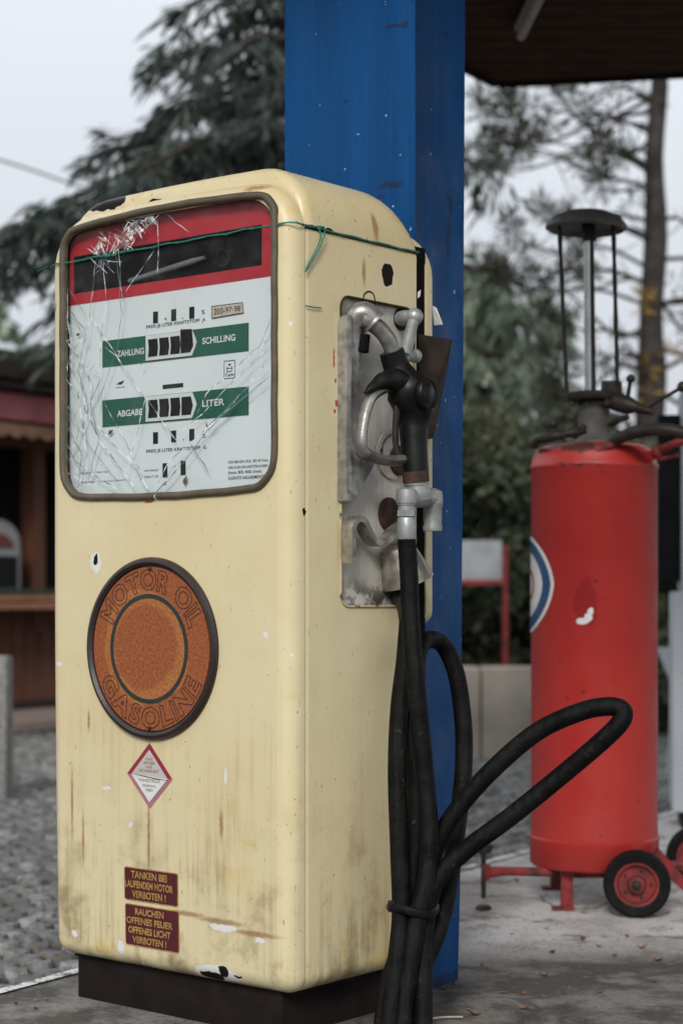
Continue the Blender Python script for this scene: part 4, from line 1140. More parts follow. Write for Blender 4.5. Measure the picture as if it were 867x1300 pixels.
def wheel(cx, cy, r, rz, par):
    Mx = Matrix.Translation((cx, cy, r)) @ Matrix.Rotation(rz, 4, 'Z') @ Matrix.Rotation(R(90), 4, 'X')
    bm = B(); lathe(bm, [(r*.66, -.022), (r*.90, -.026), (r*.985, -.018), (r, 0), (r*.985, .018), (r*.90, .026), (r*.66, .022), (r*.64, 0), (r*.66, -.022)], 48, Mx, closed=False)
    w_ = obj('wheel', bm, 'tyre', par, 50)
    bm = B(); lathe(bm, [(r*.66, -.020), (r*.67, .021), (r*.58, .020), (r*.54, .008), (r*.28, .008), (r*.24, .026), (r*.13, .028), (r*.13, -.02)], 40, Mx, closed=False)
    lathe(bm, [(r*.58, -.02), (r*.54, -.008), (r*.2, -.008)], 40, Mx, closed=False)
    obj('rim', bm, 'red_rusty', w_, 40)
    bm = B(); lathe(bm, [(r*.12, -.03), (r*.12, .034), (r*.06, .038), (0, .038)], 16, Mx)
    for k in range(5):
        a_ = 2*PI*k/5; 
        lathe(bm, [(r*.05, .006), (r*.05, .012), (0, .012)], 8, Mx @ Matrix.Translation((r*.42*math.cos(a_), r*.42*math.sin(a_), 0)))
    obj('hub', bm, 'dark_iron', w_, 40)
wp_ = dl(808, 1127, 4.55); wheel(wp_.x, wp_.y, .0845, R(-10), dis)
wp2 = dl(884, 1090, 5.02); wheel(wp2.x, wp2.y, .0845, R(-10), dis)
bm = B()
tube(bm, [Vector((wp_.x, wp_.y, .0845)), Vector((wp2.x, wp2.y, .0845))], .011, 10)
tube(bm, [dl(760, 1105, 4.75), Vector((wp_.x, wp_.y+.05, .0865))], .012, 8)
slab(bm, [dl(836, 1077, 4.62), dl(843, 1085, 4.62), dl(870, 1116, 4.64), dl(870, 1134, 4.64), dl(846, 1112, 4.62), dl(828, 1090, 4.60)], (0,1,0), .03)
tube(bm, [dl(846, 1098, 4.66), dl(880, 1096, 4.66)], .010, 8)
obj('chassis', bm, 'red_rusty', dis, 40)
# top column
bm = B(); lathe(bm, [(.055, 1.195), (.055, 1.212), (.043, 1.218), (.041, 1.30), (.044, 1.305)], 32)
obj('neck', bm, 'grey_iron', dis, 40)
zf = H-(503-HY)/F*4.74
bm = B(); lathe(bm, [(0, zf-.012), (.076, zf-.012), (.080, zf-.006), (.080, zf+.004), (.076, zf+.008), (0, zf+.008)], 40); 
for k in range(4): lathe(bm, [(.010, 0), (.010, .02), (.006, .024)], 8, Matrix.Translation((.064*math.cos(PI*k/2+.4), .064*math.sin(PI*k/2+.4), zf-.03)))
obj('flange', bm, 'dark_iron', dis, 40)
zd = H-(287-HY)/F*4.74
bm = B(); tube(bm, [(-.012,0,zf), (-.016,0,zd+.01)], .0125, 20); obj('measuring_tube', bm, 'chrome', dis)
bm = B(); tube(bm, [(-.002,-.014,zf), (-.008,-.013,zd+.01)], .0052, 8); obj('tube_scale', bm, 'dark_iron', dis)
bm = B(); tube(bm, [(-.012,0,zd-.040), (-.016,0,zd+.01)], .018, 16); obj('tube_collar', bm, 'dark_iron', dis)
for x0_, x1_, yy in ((-.072, -.094, -.02), (.056, .044, -.04)):
    bm = B(); P = [Vector((x0_+(x1_-x0_)*k/9, yy, zf-.02+(zd-zf+.03)*k/9)) for k in range(10)]
    tube(bm, P, [.0065 if k % 2 == 0 else .005 for k in range(10)], 8, 2); obj('stay_rod', bm, 'dark_iron', dis)
bm = B(); mt = Matrix.Translation((-.020, 0, zd)) @ Matrix.Rotation(R(1.5), 4, 'Y')
lathe(bm, [(.098, -.012), (.107, -.006), (.106, .0), (.090, .020), (.060, .034), (.025, .041), (0, .042)], 48, mt, closed=False)
lathe(bm, [(.098, -.012), (.09, .002), (.05, .016), (0, .018)], 48, mt, closed=False); obj('dome_cap', bm, 'grey_iron', dis, 50)
# tap and levers
bm = B(); tube(bm, [(.04, -.02, zf-.005), dl(775, 508, 4.70), dl(795, 514, 4.68), dl(810, 518, 4.66), dl(829, 523, 4.64)], [.018, .022, .024, .014, .009], 14, 4)
lathe(bm, [(.026, 0), (.028, .016), (.026, .034), (.010, .036)], 20, Matrix.Translation((dl(776, 498, 4.70).x, dl(776,498,4.7).y, zf)))
obj('tap', bm, 'dark_iron', dis, 50)
def lever(a, b, r_, ball):
    bm = B(); tube(bm, [a, b], r_, 8); bmesh.ops.create_uvsphere(bm, u_segments=14, v_segments=10, radius=ball, matrix=Matrix.Translation(b)); obj('lever', bm, 'dark_iron', dis, 60)
lever(dl(796, 508, 4.68), dl(800, 481, 4.66), .0055, .0115)
lever(dl(822, 517, 4.66), dl(866, 491, 4.60), .005, .0145)
bm = B(); tube(bm, [dl(678, 565, 4.72), dl(683, 558, 4.66), dl(700, 554, 4.62), dl(715, 552, 4.62)], [.012,.013,.015,.012], 10, 3)
tube(bm, [dl(702, 555, 4.62), dl(702, 543, 4.62)], .007, 8); bmesh.ops.create_uvsphere(bm, u_segments=14, v_segments=10, radius=.014, matrix=Matrix.Translation(dl(702, 538, 4.62)))
tube(bm, [dl(715, 551, 4.62), dl(728, 549, 4.62), dl(742, 546, 4.63)], [.009, .014, .010], 10, 3)
bmesh.ops.create_uvsphere(bm, u_segments=10, v_segments=8, radius=.012, matrix=Matrix.Translation(dl(739, 544, 4.63)))
obj('filler_valve', bm, 'dark_iron', dis, 50)
bm = B(); tube(bm, [dl(772, 540, 4.70), dl(785, 533, 4.68), dl(797, 529, 4.66)], [.006,.009,.007], 8, 3); tube(bm, [dl(784,556,4.68), dl(784,546,4.68)], .006, 8); obj('linkage', bm, 'dark_iron', dis, 50)
bm = B(); tube(bm, [dl(768, 567, 4.62), dl(782, 558, 4.58), dl(805, 549, 4.54), dl(835, 545, 4.50), dl(865, 549, 4.48), dl(900, 560, 4.48)], [.010, .015, .0165, .0165, .016, .015], 14, 4)
obj('top_handle', bm, 'dark_iron', dis, 50)
bm = B(); tube(bm, [dl(835, 574, 4.66), dl(852, 565, 4.62), dl(880, 556, 4.60)], .012, 10, 3); tube(bm, [dl(835, 583, 4.66), dl(860, 577, 4.64)], .008, 8)
bmesh.ops.create_uvsphere(bm, u_segments=10, v_segments=8, radius=.02, matrix=Matrix.Translation(dl(835, 574, 4.66)))
obj('handle_bracket', bm, 'red_rusty', dis, 50)
bm = B(); tube(bm, [dl(758, 572, 4.60), dl(772, 566, 4.59), dl(790, 557, 4.58)], [.020,.013,.008], 10, 3); obj('handle_lug', bm, 'red_rusty', dis, 50)

dis.location = (cylc.x*KG, cylc.y*KG, GZ); dis.scale = (KG,)*3
# ---------------------------------------------------------------- white pump at the right edge
wb = W(853, 1052, F*H/(1052-HY)); wpz = Vector((wb.x, wb.y, 0))
wpump = empty('white_cabinet', 'white painted cabinet with a black side panel at the right edge', 'cabinet', wpz, R(-8))
zt_ = H-(760-HY)/F*wb.y
bm = B(); box(bm, (.22, .15, (zt_+.02)/2+.03), (.44, .30, zt_-.03), bevel=.012); obj('cabinet_base', bm, 'white_post', wpump)
bm = B(); box(bm, (.23, .15, .02), (.40, .26, .04)); obj('foot_frame', bm, 'black_panel', wpump)
z2 = H-(525-HY)/F*wb.y
bm = B(); box(bm, (.24, .15, (zt_+z2+.1)/2), (.42, .28, z2+.1-zt_-.004), bevel=.02); obj('cabinet_head', bm, 'white_post', wpump)
bm = B(); box(bm, (-.01, .12, (zt_+.06+z2)/2), (.074, .16, z2-zt_-.06), bevel=.004); obj('side_panel', bm, 'black_panel', wpump)
wpump.location = (wpz.x*KG, wpz.y*KG, GZ); wpump.scale = (KG,)*3
# small white board leaning beyond it
bm = B(); Q = [W(833, 822, 8.8), W(862, 822, 8.8), W(862, 884, 8.8), W(856, 878, 8.8)]
slab(bm, Q, (0,1,0), .02)
for a, b in ((W(858, 822, 8.83), W(858, 962, 8.83)), ): tube(bm, [a, Vector((b.x, b.y+.2, -.11))], .012, 8)
tag(obj('leaning_board', bm, 'white_post', None, 0), 'slanted white board on the setts between dispenser and white cabinet', 'board')

# ---------------------------------------------------------------- low wall, sign behind it
DW = 10.0
wl = empty('planter_wall', 'low pale stone planter wall beyond the blue post', 'wall', (0, DW, -.09))
zt_w = .41-.0
xx = W(450, 800, DW).x
for px0, px1 in ((395, 503), (505, 609.5), (611.5, 716), (718, 790)):
    a = (px0-CX)/F*DW; b = (px1-CX)/F*DW
    bm = B(); box(bm, ((a+b)/2, .14, .22), (b-a, .28, .53), bevel=.012); obj('stone_block', bm, 'stone', wl)
sgn = empty('framed_board', 'white notice board in a red frame on a thin red post', 'sign board', (W(641,800,10.5).x, 10.5, -.09))
o_ = Vector((W(641,800,10.5).x, 10.5, -.09))
bm = B(); tube(bm, [(0,0,0), (0,0,W(0,693,10.5).z+.09)], .018, 10); obj('red_post', bm, 'red_rusty', sgn)
zb_ = W(0, 737, 10.5).z+.09; zt2 = W(0, 686, 10.5).z+.09
bm = B(); box(bm, (-.31, .0, (zb_+zt2)/2), (.58, .02, zt2-zb_)); obj('board', bm, 'dull_white', sgn)
bm = B(); box(bm, (-.31, -.005, zb_-.01), (.60, .035, .03)); obj('frame', bm, 'red_rusty', sgn)

# granite bollard, left edge
bp = W(-14, 1010, F*(H+.085)/(1010-HY))
bm = B(); box(bm, (bp.x, bp.y+.06, .20), (.17, .17, .66), bevel=.015)
for v in bm.verts: v.co += Vector((random.uniform(-.004,.004),)*3)
tag(obj('stone_bollard', bm, 'granite'), 'rough grey granite post at the left edge of the setts', 'bollard')

# ---------------------------------------------------------------- kiosk
ko = hutp(0, 0, -.03)
kio = empty('wooden_kiosk', 'brown wooden kiosk with red awning and open counter', 'kiosk', ko, math.atan2(.8415, .5403))
# kiosk coordinates: +x along the front (away), +y behind, z up
def zk(py, D=13.0): return H-(py-HY)/F*D+.03
bm = B(); box(bm, (1.0, .05, .44), (9, .06, .80)); 
for k in range(60): box(bm, (-3.45+k*.15, .012, .44), (.012, .012, .78))
kw = obj('lower_boarding', bm, 'wood', kio, 0)
bm = B(); box(bm, (1, 2.2, 1.25), (9, .08, 2.5)); box(bm, (5.45, 1.1, 1.25), (.08, 2.2, 2.5)); box(bm, (-3.45, 1.1, 1.25), (.08, 2.2, 2.5)); box(bm, (1, 1.1, .04), (9, 2.2, .05)); obj('wall', bm, 'wood_dark', kio, 0)
bm = B()
for x in (-3.4, -1.3, .12, .62, 1.9, 3.4, 5.4): box(bm, (x, .06, 1.5), (.12, .12, 1.9))
box(bm, (1, .06, zk(560)), (9, .10, .10)); obj('posts', bm, 'wood', kio, 0)
bm = B(); box(bm, (1, -.05, zk(769)), (9.1, .40, .045), bevel=.006); obj('counter', bm, 'counter', kio, 0)
bm = B(); box(bm, (1, .0, zk(752)), (9.05, .30, .05)); obj('counter_rail', bm, 'green_board', kio, 0)
bm = B(); box(bm, (1, -.02, zk(759)), (9.0, .32, .035)); obj('counter_top', bm, 'counter', kio, 0)
bm = B(); slab(bm, [(-3.6, -.30, zk(541)), (5.6, -.30, zk(541)), (5.6, .1, zk(509)), (-3.6, .1, zk(509))], (0,0,1), .02); box(bm, (1, -.30, zk(526)), (9.2, .02, zk(509)-zk(541)))
obj('awning', bm, 'awning', kio, 0)
bm = B(); n = 60
for k in range(n):
    x0_ = -3.6+9.2*k/n; x1_ = x0_+9.2/n; z1_ = zk(547); zz = zk(558)
    slab(bm, [(x0_, -.31, z1_), (x1_, -.31, z1_), (x1_, -.31, zz), ((x0_*.25+x1_*.75), -.31, zz-.025), ((x0_+x1_)/2, -.31, zz-.035), (x0_*.75+x1_*.25, -.31, zz-.025), (x0_, -.31, zz)], (0,-1,0), .008)
obj('valance', bm, 'valance', kio, 0)
bm = B(); slab(bm, [(-4, -.45, zk(493)), (6, -.45, zk(493)), (6, 1.3, zk(440)+.12), (-4, 1.3, zk(440)+.12)], (0,0,1), .08)
slab(bm, [(-4, 2.9, zk(493)), (6, 2.9, zk(493)), (6, 1.3, zk(440)+.12), (-4, 1.3, zk(440)+.12)], (0,0,1), .08)
box(bm, (1, -.46, zk(480)), (10, .04, .18)); box(bm, (1, -.1, zk(503)), (9.6, .7, .04)); obj('roof', bm, 'hut_roof', kio, 0)
# arched display board on the counter
bm = B(); ax = -.42; zA = zk(748); n = 14
pts = [(ax-.23, zA), (ax+.23, zA), (ax+.23, zk(692))]+[(ax+.23*math.cos(PI*k/n), zk(692)+.17*math.sin(PI*k/n)) for k in range(1, n)]+[(ax-.23, zk(692))]
kb_ = hutp(0,0,-.03)
db = empty('display_board', 'arched white and black sign board standing on the kiosk counter', 'sign', ko, math.atan2(.8415, .5403))
slab(bm, [(x, -.10, z) for x, z in pts], (0,1,0), .03); obj('board', bm, 'dull_white', db, 0)
bm = B(); slab(bm, [(ax-.20, -.106, zA+.01), (ax+.20, -.106, zA+.01), (ax+.20, -.106, zk(707)), (ax-.20, -.106, zk(707))], (0,1,0), .005); obj('black_panel', bm, 'black_panel', db, 0)
bm = B(); slab(bm, [(ax+.16*math.cos(PI*k/n), -.106, zk(697)+.10*math.sin(PI*k/n)) for k in range(n+1)], (0,1,0), .005); obj('red_arch', bm, 'awning_dull', db, 0)

# ---------------------------------------------------------------- trees
def leafbm():
    bm = B(); return bm, bm.loops.layers.float_color.new('tone')
def leaf(bm, lay, c, d, n, l, w, tone, mi=0):
    s = d.cross(n)
    s = s.normalized() if s.length > 1e-6 else Vector((1,0,0))
    f = bm.faces.new([bm.verts.new(c-s*w*.5), bm.verts.new(c+d*l*.5-s*w), bm.verts.new(c+d*l), bm.verts.new(c+d*l*.5+s*w)])
    f.material_index = mi
    for lp in f.loops: lp[lay] = (tone, tone, tone, 1)
def rv(r): return Vector((r.uniform(-1,1), r.uniform(-1,1), r.uniform(-1,1)))

def cedar(name, label, base, trunk_top, branches, mat, seed, dens=1.0, trunk_r=.22, group=None, hang=.45):
    """branches: list of (start, end) world points; curtains of needles hang from them"""
    r = random.Random(seed)
    t = empty(name, label, 'tree', base, group=group); b0 = Vector(base)
    bm = B(); N = 10
    tube(bm, [Vector((0,0,0)).lerp(Vector(trunk_top)-b0, k/N)+Vector((.05*math.sin(k), .04*math.cos(k*1.3), 0)) for k in range(N+1)], [trunk_r*(1-.8*k/N) for k in range(N+1)], 12)
    lb, lay = leafbm()
    for s, e in branches:
        s, e = Vector(s)-b0, Vector(e)-b0; L = (e-s).length
        mid = s.lerp(e, .55)+Vector((0,0,L*.08))
        path = catmull([s, mid, e], 8)
        tube(bm, path, [max(.008, .05*(1-k/(len(path)-1))) for k in range(len(path))], 6)
        nt = int(20*L*dens)
        for k in range(nt):
            u = r.random()**.75; i = min(int(u*(len(path)-1)), len(path)-2); p = path[i].lerp(path[i+1], r.random())
            sd = rv(r); sd.z *= .25; sd.normalize()
            along = (e-s).normalized()
            tw = (sd*.8+along*.6).normalized(); tl = r.uniform(.15, .55)*(1.1-.5*u)
            q = p+tw*tl+Vector((0,0,-tl*.25))
            if r.random() < .35: tube(bm, [p, p.lerp(q, .5)+Vector((0,0,.03)), q], .006, 3, caps=False)
            tone_b = r.random()
            for j in range(int(11*dens)+4):
                c = p.lerp(q, r.random())+rv(r)*.03
                dd = Vector((r.uniform(-.4,.4), r.uniform(-.4,.4), -1))*hang+tw*(1-hang)+rv(r)*.25
                dd.normalize()
                leaf(lb, lay, c, dd, r.uniform(.07, .19), r.uniform(.006, .016), rv(r), min(1, max(0, .15+.5*tone_b+r.uniform(-.25,.3)))) if False else leaf(lb, lay, c, dd, rv(r).normalized(), r.uniform(.08,.24), r.uniform(.008,.017), min(1, max(0, .1+.55*tone_b+r.uniform(-.25,.3))))
    obj('trunk', bm, 'bark_dark', t, 60); obj('crown', lb, mat, t, 0)
    return t

def Bp(px, py, D): return W(px, py, D)
DC = 12.0
tb = Vector((W(395, 0, DC).x, DC, -.1))
rn = random.Random(21)
br = []
ends = [(255,-40),(240,5),(235,40),(225,70),(200,88),(262,95),(240,120),(190,165),(225,190),(150,190),(130,205),(165,225),(135,245),(205,235),(60,272),(30,300),(5,305),(-30,310),(-60,330),(80,290),(90,310),(60,330),(70,400),(90,420),(60,440),(30,345),(-60,400),(300,30),(320,70),(300,130),(330,160),(280,180),(340,200),(260,215),(310,-20),(345,60),(350,110),(340,-60),(280,-60)]
for i, (ex, ey) in enumerate(ends):
    D1 = DC+rn.uniform(-1.6, 1.2)
    sy = ey-rn.uniform(-10, 90)*(1 if ex < 200 else .6); 
    br.append((Bp(395, sy-20, DC), Bp(ex, ey, D1)))
br += [(Bp(500, 170, DC), Bp(640, 238, DC-.3))]
cedar('cedar_tree', 'tall dark drooping cedar rising behind the pump and blue post', tb, (tb.x+.1, DC, 8.6), br, 'cedar', 4, .74, .2)
# paler cedar on the right of the post
D2 = 15.0
tb2 = Vector((W(560, 0, D2).x, D2, -.1)); br = []
for (ex, ey) in ((712,432),(716,500),(700,395),(690,470),(680,430),(665,410),(640,395),(620,380),(600,400),(700,500),(690,540),(655,500),(640,450),(625,520),(670,560),(600,540),(610,460),(650,545),(600,580),(500,420),(520,470),(480,520),(450,480)):
    br.append((Bp(560, ey-60, D2), Bp(ex, ey, D2+rn.uniform(-1.2, .8))))
cedar('weeping_conifer', 'pale grey-green weeping conifer just right of the blue post', tb2, (tb2.x, D2, 4.4), br, 'cedar_grey', 8, 1.15, .13, hang=.6)

# pine with bare branches
def pine():
    r = random.Random(12); D = 13.0
    base = Vector((W(826, 0, D).x, D, -.1))
    t = empty('pine_tree', 'sparse pine with straight trunk and open branches at the right', 'tree', base)
    bm = B(); tp_ = [(822, 1000), (826, 620), (823, 560), (827, 480), (826, 400), (832, 300), (830, 200), (836, 120), (838, 60), (842, -60), (845, -260)]
    P = [W(a, b, D)-base for a, b in tp_]; P[0] = Vector((0,0,0))
    tube(bm, P, [.15, .125, .105, .108, .084, .086, .066, .064, .05, .042, .01], 12, 3)
    lb, lay = leafbm()
    def clump(c, rad, n, mi=0, flat=1.15):
        for k in range(n):
            v = rv(r)
            while v.length > 1: v = rv(r)
            v.z *= flat; p = c+v*rad; d = (v+rv(r)*.5+Vector((0,0,.3))).normalized()
            leaf(lb, lay, p, d, rv(r).normalized(), r.uniform(.07, .14), r.uniform(.004, .009), r.random(), mi)
    def branch(a, b, rad, sag=.05, tw=6, clumps=3, cr=.09, cn=55):
        L = (b-a).length; m1 = a.lerp(b, .35)+rv(r)*.06+Vector((0,0,sag)); m2 = a.lerp(b, .7)+rv(r)*.08+Vector((0,0,-sag))
        path = catmull([a, m1, m2, b], 6); n = len(path)
        tube(bm, path, [rad*(1-.75*k/(n-1)) for k in range(n)], 6)
        for k in range(tw):
            i = r.randrange(n//4, n); p = path[i]; q = p+rv(r).normalized()*r.uniform(.12, .40)
            tube(bm, [p, p.lerp(q, .5)+rv(r)*.03, q], [.006, .004, .003], 4, caps=False)
            if r.random() < .3: clump(q, r.uniform(.03, .07), int(cn*.3))
        for k in range(clumps):
            p = path[-1-k*(2 if clumps < 4 else 3)] if 1+k*3 <= n else path[r.randrange(n//2, n)]
            clump(p+rv(r)*.06, cr*r.uniform(.7, 1.2), cn)
    named = [((640,125),(618,128)), ((628,180),(625,172)), ((750,215),(755,185)), ((650,150),(655,160)), ((745,160),(690,105)),
             ((790,230),(640,290)), ((800,260),(730,290)), ((800,340),(620,350)), ((800,420),(640,340)), ((800,210),(755,210)), ((800,460),(690,500)), ((800,230),(600,190)), ((790,160),(615,140)), ((790,190),(625,180)),
             ((800,480),(700,450)), ((800,350),(700,400)), ((800,300),(690,265)), ((800,380),(720,330)), ((800,330),(605,320))]
    for (_, (ex, ey)) in named:
        a = W(830, ey+r.uniform(10, 60), D)-base; a.z = min(a.z, 6)
        b = W(ex, ey, D+r.uniform(-.8, .8))-base
        branch(a, b, .016, .05, 3, 3, .060, 75)
    for k in range(34):
        y = r.uniform(-120, 560); sgn_ = 1 if k % 5 < 3 else -1
        a = W(832, y, D)-base; L = r.uniform(.5, 1.7)
        ang = r.uniform(-.9, .9)
        b = a+Vector((sgn_*L*math.cos(ang), L*math.sin(ang), r.uniform(-.45, .55)))
        branch(a, b, .018, r.choice([-.12, .06, .14]), 6, 1, .050, 55)
    for px, py in ((815, 380), (818, 470), (822, 500), (850, 450), (812, 385)): clump(W(px, py, D-.1)-base, .045, 22, 1)
    obj('trunk', bm, 'bark_pine', t, 60); obj('needles', lb, ['pine', 'pine_yellow'], t, 0)
pine()

# leafy trees / shrubs behind the low wall and further round
def shrub(name, label, base, dims, n, mat, seed, cat='shrub', group=None, ls=(.04, .09), stems=7):
    r = random.Random(seed); b0 = Vector(base)
    t = empty(name, label, cat, base, group=group)
    bm = B(); lb, lay = leafbm()
    for k in range(stems):
        e = Vector((r.uniform(-.8,.8)*dims[0], r.uniform(-.5,.5)*dims[1], dims[2]*r.uniform(.5, .95)))
        tube(bm, [Vector((e.x*.25, e.y*.25, 0)), e*.5+rv(r)*.08, e], [.025, .016, .005], 5, 3)
    cl = [Vector((r.uniform(-1,1)*dims[0], r.uniform(-1,1)*dims[1], r.uniform(.12, 1)*dims[2])) for _ in range(max(8, n//160))]
    cl = [c for c in cl if (c.x/dims[0])**2+((c.z/dims[2]-.45)/.6)**2 < 1.05]
    cr = min(dims[0], dims[2])*.24
    for k in range(n):
        c = r.choice(cl); v = rv(r)
        while v.length > 1: v = rv(r)
        p = c+v*cr; 
        if p.z < .02: p.z = .02+r.random()*.1
        leaf(lb, lay, p, rv(r).normalized(), rv(r).normalized(), r.uniform(*ls), r.uniform(*ls)*.42, min(1, max(0, r.random()*.6+.3*noise.noise(c*2.3)+.2)))
    obj('stems', bm, 'bark_dark', t, 60); obj('foliage', lb, mat, t, 0)
shrub('dark_shrub', 'dark leafy shrub right behind the low pale wall', (.55, 11.35, -.1), (.85, .55, 1.95), 15000, 'shrub', 31)
shrub('dark_shrub', 'tall dark shrub behind the red dispenser', (1.55, 11.9, -.1), (.8, .6, 2.0), 11000, 'shrub', 32)
shrub('dark_shrub', 'low shrub beyond the white cabinet at the right edge', (2.75, 12.2, -.1), (.9, .6, 1.25), 8000, 'shrub', 33)
shrub('dark_shrub', 'dark shrub hidden mostly behind the cream pump', (-.75, 11.9, -.1), (.8, .6, 2.0), 6000, 'shrub', 34)
shrub('leafy_tree', 'broad green tree far behind the weeping conifer', (3.4, 24, -.1), (3.6, 1.8, 2.7), 16000, 'cedar', 35, 'tree', ls=(.12,.25))
shrub('leafy_tree', 'grey-green tree rising behind the kiosk roof', (-5.0, 19, -.1), (2.2, 1.4, 3.7), 12000, 'cedar_grey', 36, 'tree', ls=(.12,.25))
shrub('leafy_tree', 'distant round tree beyond the pump', (-1.8, 27, -.1), (3.0, 1.8, 2.8), 9000, 'cedar', 37, 'tree', ls=(.12,.25))
def hedge():
    r = random.Random(44); lb, lay = leafbm()
    for k in range(16000):
        x = r.uniform(-16, 20); z = r.random()**.8*(1.9+.5*noise.noise(Vector((x*.6, 0, 0)))); y = 30+r.uniform(-.5, .5)
        leaf(lb, lay, Vector((x, y, z-.1)), rv(r).normalized(), rv(r).normalized(), r.uniform(.15,.3), r.uniform(.07,.12), r.random()*.7)
    return lb
tag(obj('far_hedge', hedge(), 'shrub', None, 0), 'long distant mass of dark hedge foliage on the horizon', 'hedge', kind='stuff')

# overhead cable
bm = B(); D = 16
P = [Vector((W(-300, 118, D).x, D, W(-300, 118, D).z)), W(0, 203, D), W(120, 243, D), W(260, 280, D), W(420, 312, D)]
tube(bm, P, .010, 8, 6); tag(obj('overhead_cable', bm, 'dark_iron'), 'thin overhead cable crossing the pale sky at upper left', 'cable')

# ---------------------------------------------------------------- fallen leaves and twigs
def leaf_mesh(seed):
    r = random.Random(seed); bm = B(); n = 7; L = .030; prev = None
    rows = []
    for k in range(n):
        t = k/(n-1); w = .010*math.sin(PI*min(.98, t*.95+.03))**.8; x = (t-.5)*L; z = .003+.006*(t-.5)**2*4+r.uniform(0,.002)
        rows.append([bm.verts.new((x, -w, z+.003)), bm.verts.new((x, 0, z)), bm.verts.new((x, w, z+.004))])
    for a, b in zip(rows, rows[1:]):
        for j in range(2): bm.faces.new((a[j], a[j+1], b[j+1], b[j]))
    return bm
protos = [obj('fallen_leaf', leaf_mesh(s), 'leafbrown', None, 60) for s in (1, 2, 3)]
rn = random.Random(77); cnt = 0
spots = []
for px, py in ((640,1262),(663,1263),(665,1282),(694,1180),(700,1212),(740,1195),(760,1203),(795,1190),(612,1226),(650,1187),(815,1205),(835,1222),(780,1215),(565,1258),(548,1280),(600,1290),(720,1250),(760,1262),(690,1240),(847,1160),(830,1248),(20,1276),(45,1282),(60,1270),(655,1120),(690,1140),(740,1160)):
    D = F*HG/(py-HY); p = W(px, py, D); spots.append((p.x, p.y, GZ, 'dry brown leaf lying on the stained concrete island', 'fallen leaves on the concrete'))
while len(spots) < 210:
    y = rn.uniform(3.9, 11); x = y*rn.uniform(-.24, .22); d = Vector((x, y, 0))-E0
    if d.dot(V_) < -.07: spots.append((x, y, -.100, 'dry brown leaf lying among the grey setts', 'fallen leaves on the setts'))
for i, (x, y, z, lab, grp) in enumerate(spots):
    o = protos[i] if i < 3 else protos[i % 3].copy()
    if i >= 3: COL.objects.link(o)
    o.location = (x, y, z); o.rotation_euler = (rn.uniform(-.25,.25), rn.uniform(-.25,.25), rn.uniform(0, 6.28)); s = rn.uniform(.4, 1.0); o.scale = (s, s*rn.uniform(.6,1), s)
    tag(o, lab, 'leaf', grp)
bm = B(); a = W(531, 1298, F*HG/(1298-HY)); b = W(587, 1293, F*HG/(1293-HY)); tube(bm, [a+Vector((0,0,.003)), a.lerp(b,.5)+Vector((0,0,.006)), b+Vector((0,0,.003))], .0022, 6, 3)
tag(obj('straw_stalk', bm, 'old_paper'), 'thin pale straw stalk lying at the foot of the hoses', 'straw')

# ---------------------------------------------------------------- world, sun, camera
w = bpy.data.worlds.new('World'); sc.world = w; w.use_nodes = True
nt = w.node_tree; bg = nt.nodes['Background']
sky = nt.nodes.new('ShaderNodeTexSky'); sky.sky_type = 'NISHITA'; sky.sun_disc = False
sun_dir_az, sun_el = R(-170), R(34)       # where the light comes from: azimuth from +Y clockwise
sky.sun_elevation = sun_el; sky.sun_rotation = sun_dir_az; sky.air_density = 1.0; sky.dust_density = 4
hs_ = nt.nodes.new('ShaderNodeHueSaturation'); hs_.inputs['Saturation'].default_value = .25
nt.links.new(sky.outputs[0], hs_.inputs['Color'])
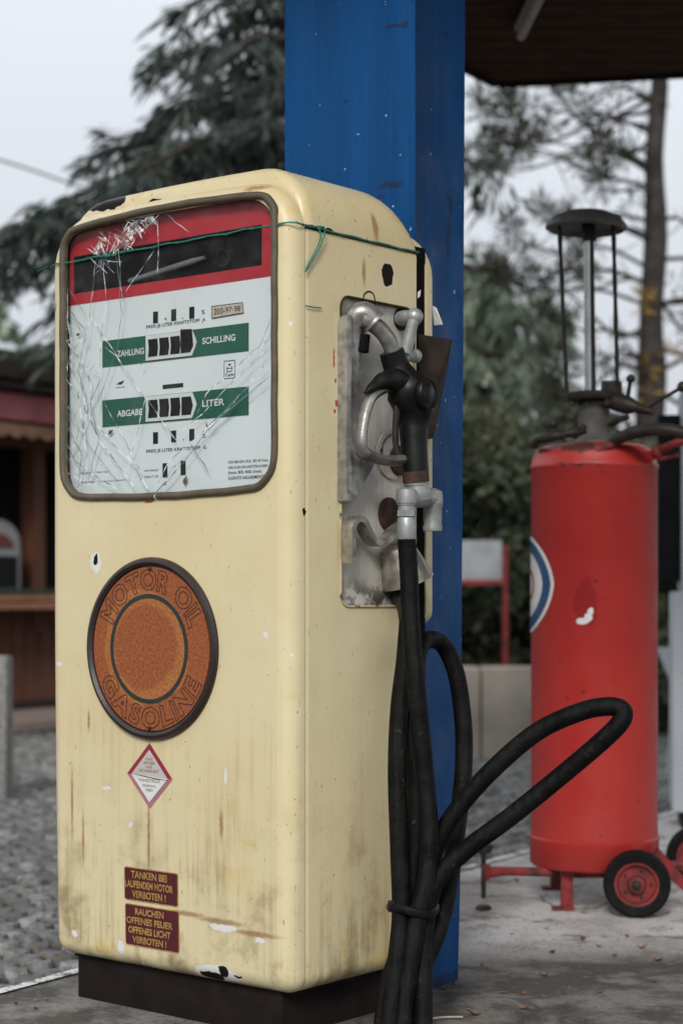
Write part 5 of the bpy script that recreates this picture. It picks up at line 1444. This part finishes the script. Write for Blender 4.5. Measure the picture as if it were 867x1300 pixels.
# even cloud deck, brighter overhead
tc = nt.nodes.new('ShaderNodeTexCoord'); sp_ = nt.nodes.new('ShaderNodeSeparateXYZ'); nt.links.new(tc.outputs['Generated'], sp_.inputs[0])
mr = nt.nodes.new('ShaderNodeMapRange'); nt.links.new(sp_.outputs['Z'], mr.inputs['Value'])
mr.inputs['From Min'].default_value = 0; mr.inputs['From Max'].default_value = 1; mr.inputs['To Min'].default_value = 4.25; mr.inputs['To Max'].default_value = 11
cn_ = nt.nodes.new('ShaderNodeTexNoise'); cn_.inputs['Scale'].default_value = 1.6; nt.links.new(tc.outputs['Generated'], cn_.inputs['Vector'])
m3 = nt.nodes.new('ShaderNodeMapRange'); nt.links.new(cn_.outputs['Fac'], m3.inputs['Value']); m3.inputs['To Min'].default_value = .90; m3.inputs['To Max'].default_value = 1.10
mu = nt.nodes.new('ShaderNodeMath'); mu.operation = 'MULTIPLY'; nt.links.new(mr.outputs[0], mu.inputs[0]); nt.links.new(m3.outputs[0], mu.inputs[1])
vm = nt.nodes.new('ShaderNodeVectorMath'); vm.operation = 'SCALE'; vm.inputs[0].default_value = (.93, .985, 1.06); nt.links.new(mu.outputs[0], vm.inputs['Scale'])
mx = nt.nodes.new('ShaderNodeMix'); mx.data_type = 'RGBA'; mx.inputs[0].default_value = .88
nt.links.new(hs_.outputs[0], mx.inputs[6]); nt.links.new(vm.outputs[0], mx.inputs[7]); nt.links.new(mx.outputs[2], bg.inputs['Color'])
bg.inputs['Strength'].default_value = .10

sl = bpy.data.lights.new('sun', 'SUN'); sl.energy = 1.5; sl.angle = R(14); sl.color = (1, .96, .90)
so = bpy.data.objects.new('sun', sl); COL.objects.link(so)
d = Vector((math.sin(sun_dir_az)*math.cos(sun_el), math.cos(sun_dir_az)*math.cos(sun_el), math.sin(sun_el)))
so.rotation_euler = d.to_track_quat('Z', 'Y').to_euler(); so.location = d*20

cam = bpy.data.cameras.new('camera'); co = bpy.data.objects.new('camera', cam); COL.objects.link(co)
co.location = (0, 0, H); co.rotation_euler = (R(90), 0, 0)
cam.sensor_fit = 'VERTICAL'; cam.sensor_height = 36; cam.sensor_width = 24; cam.lens = F/1300*36
cam.shift_y = 100/1300; cam.clip_end = 1000; cam.clip_start = .05
cam.dof.use_dof = True; cam.dof.focus_distance = 3.46; cam.dof.aperture_fstop = 3.2
sc.camera = co
sc.view_settings.view_transform = 'Standard'; sc.view_settings.look = 'None'; sc.view_settings.gamma = 1
sc.view_settings.exposure = 0.53
sc.cycles.use_denoising = True
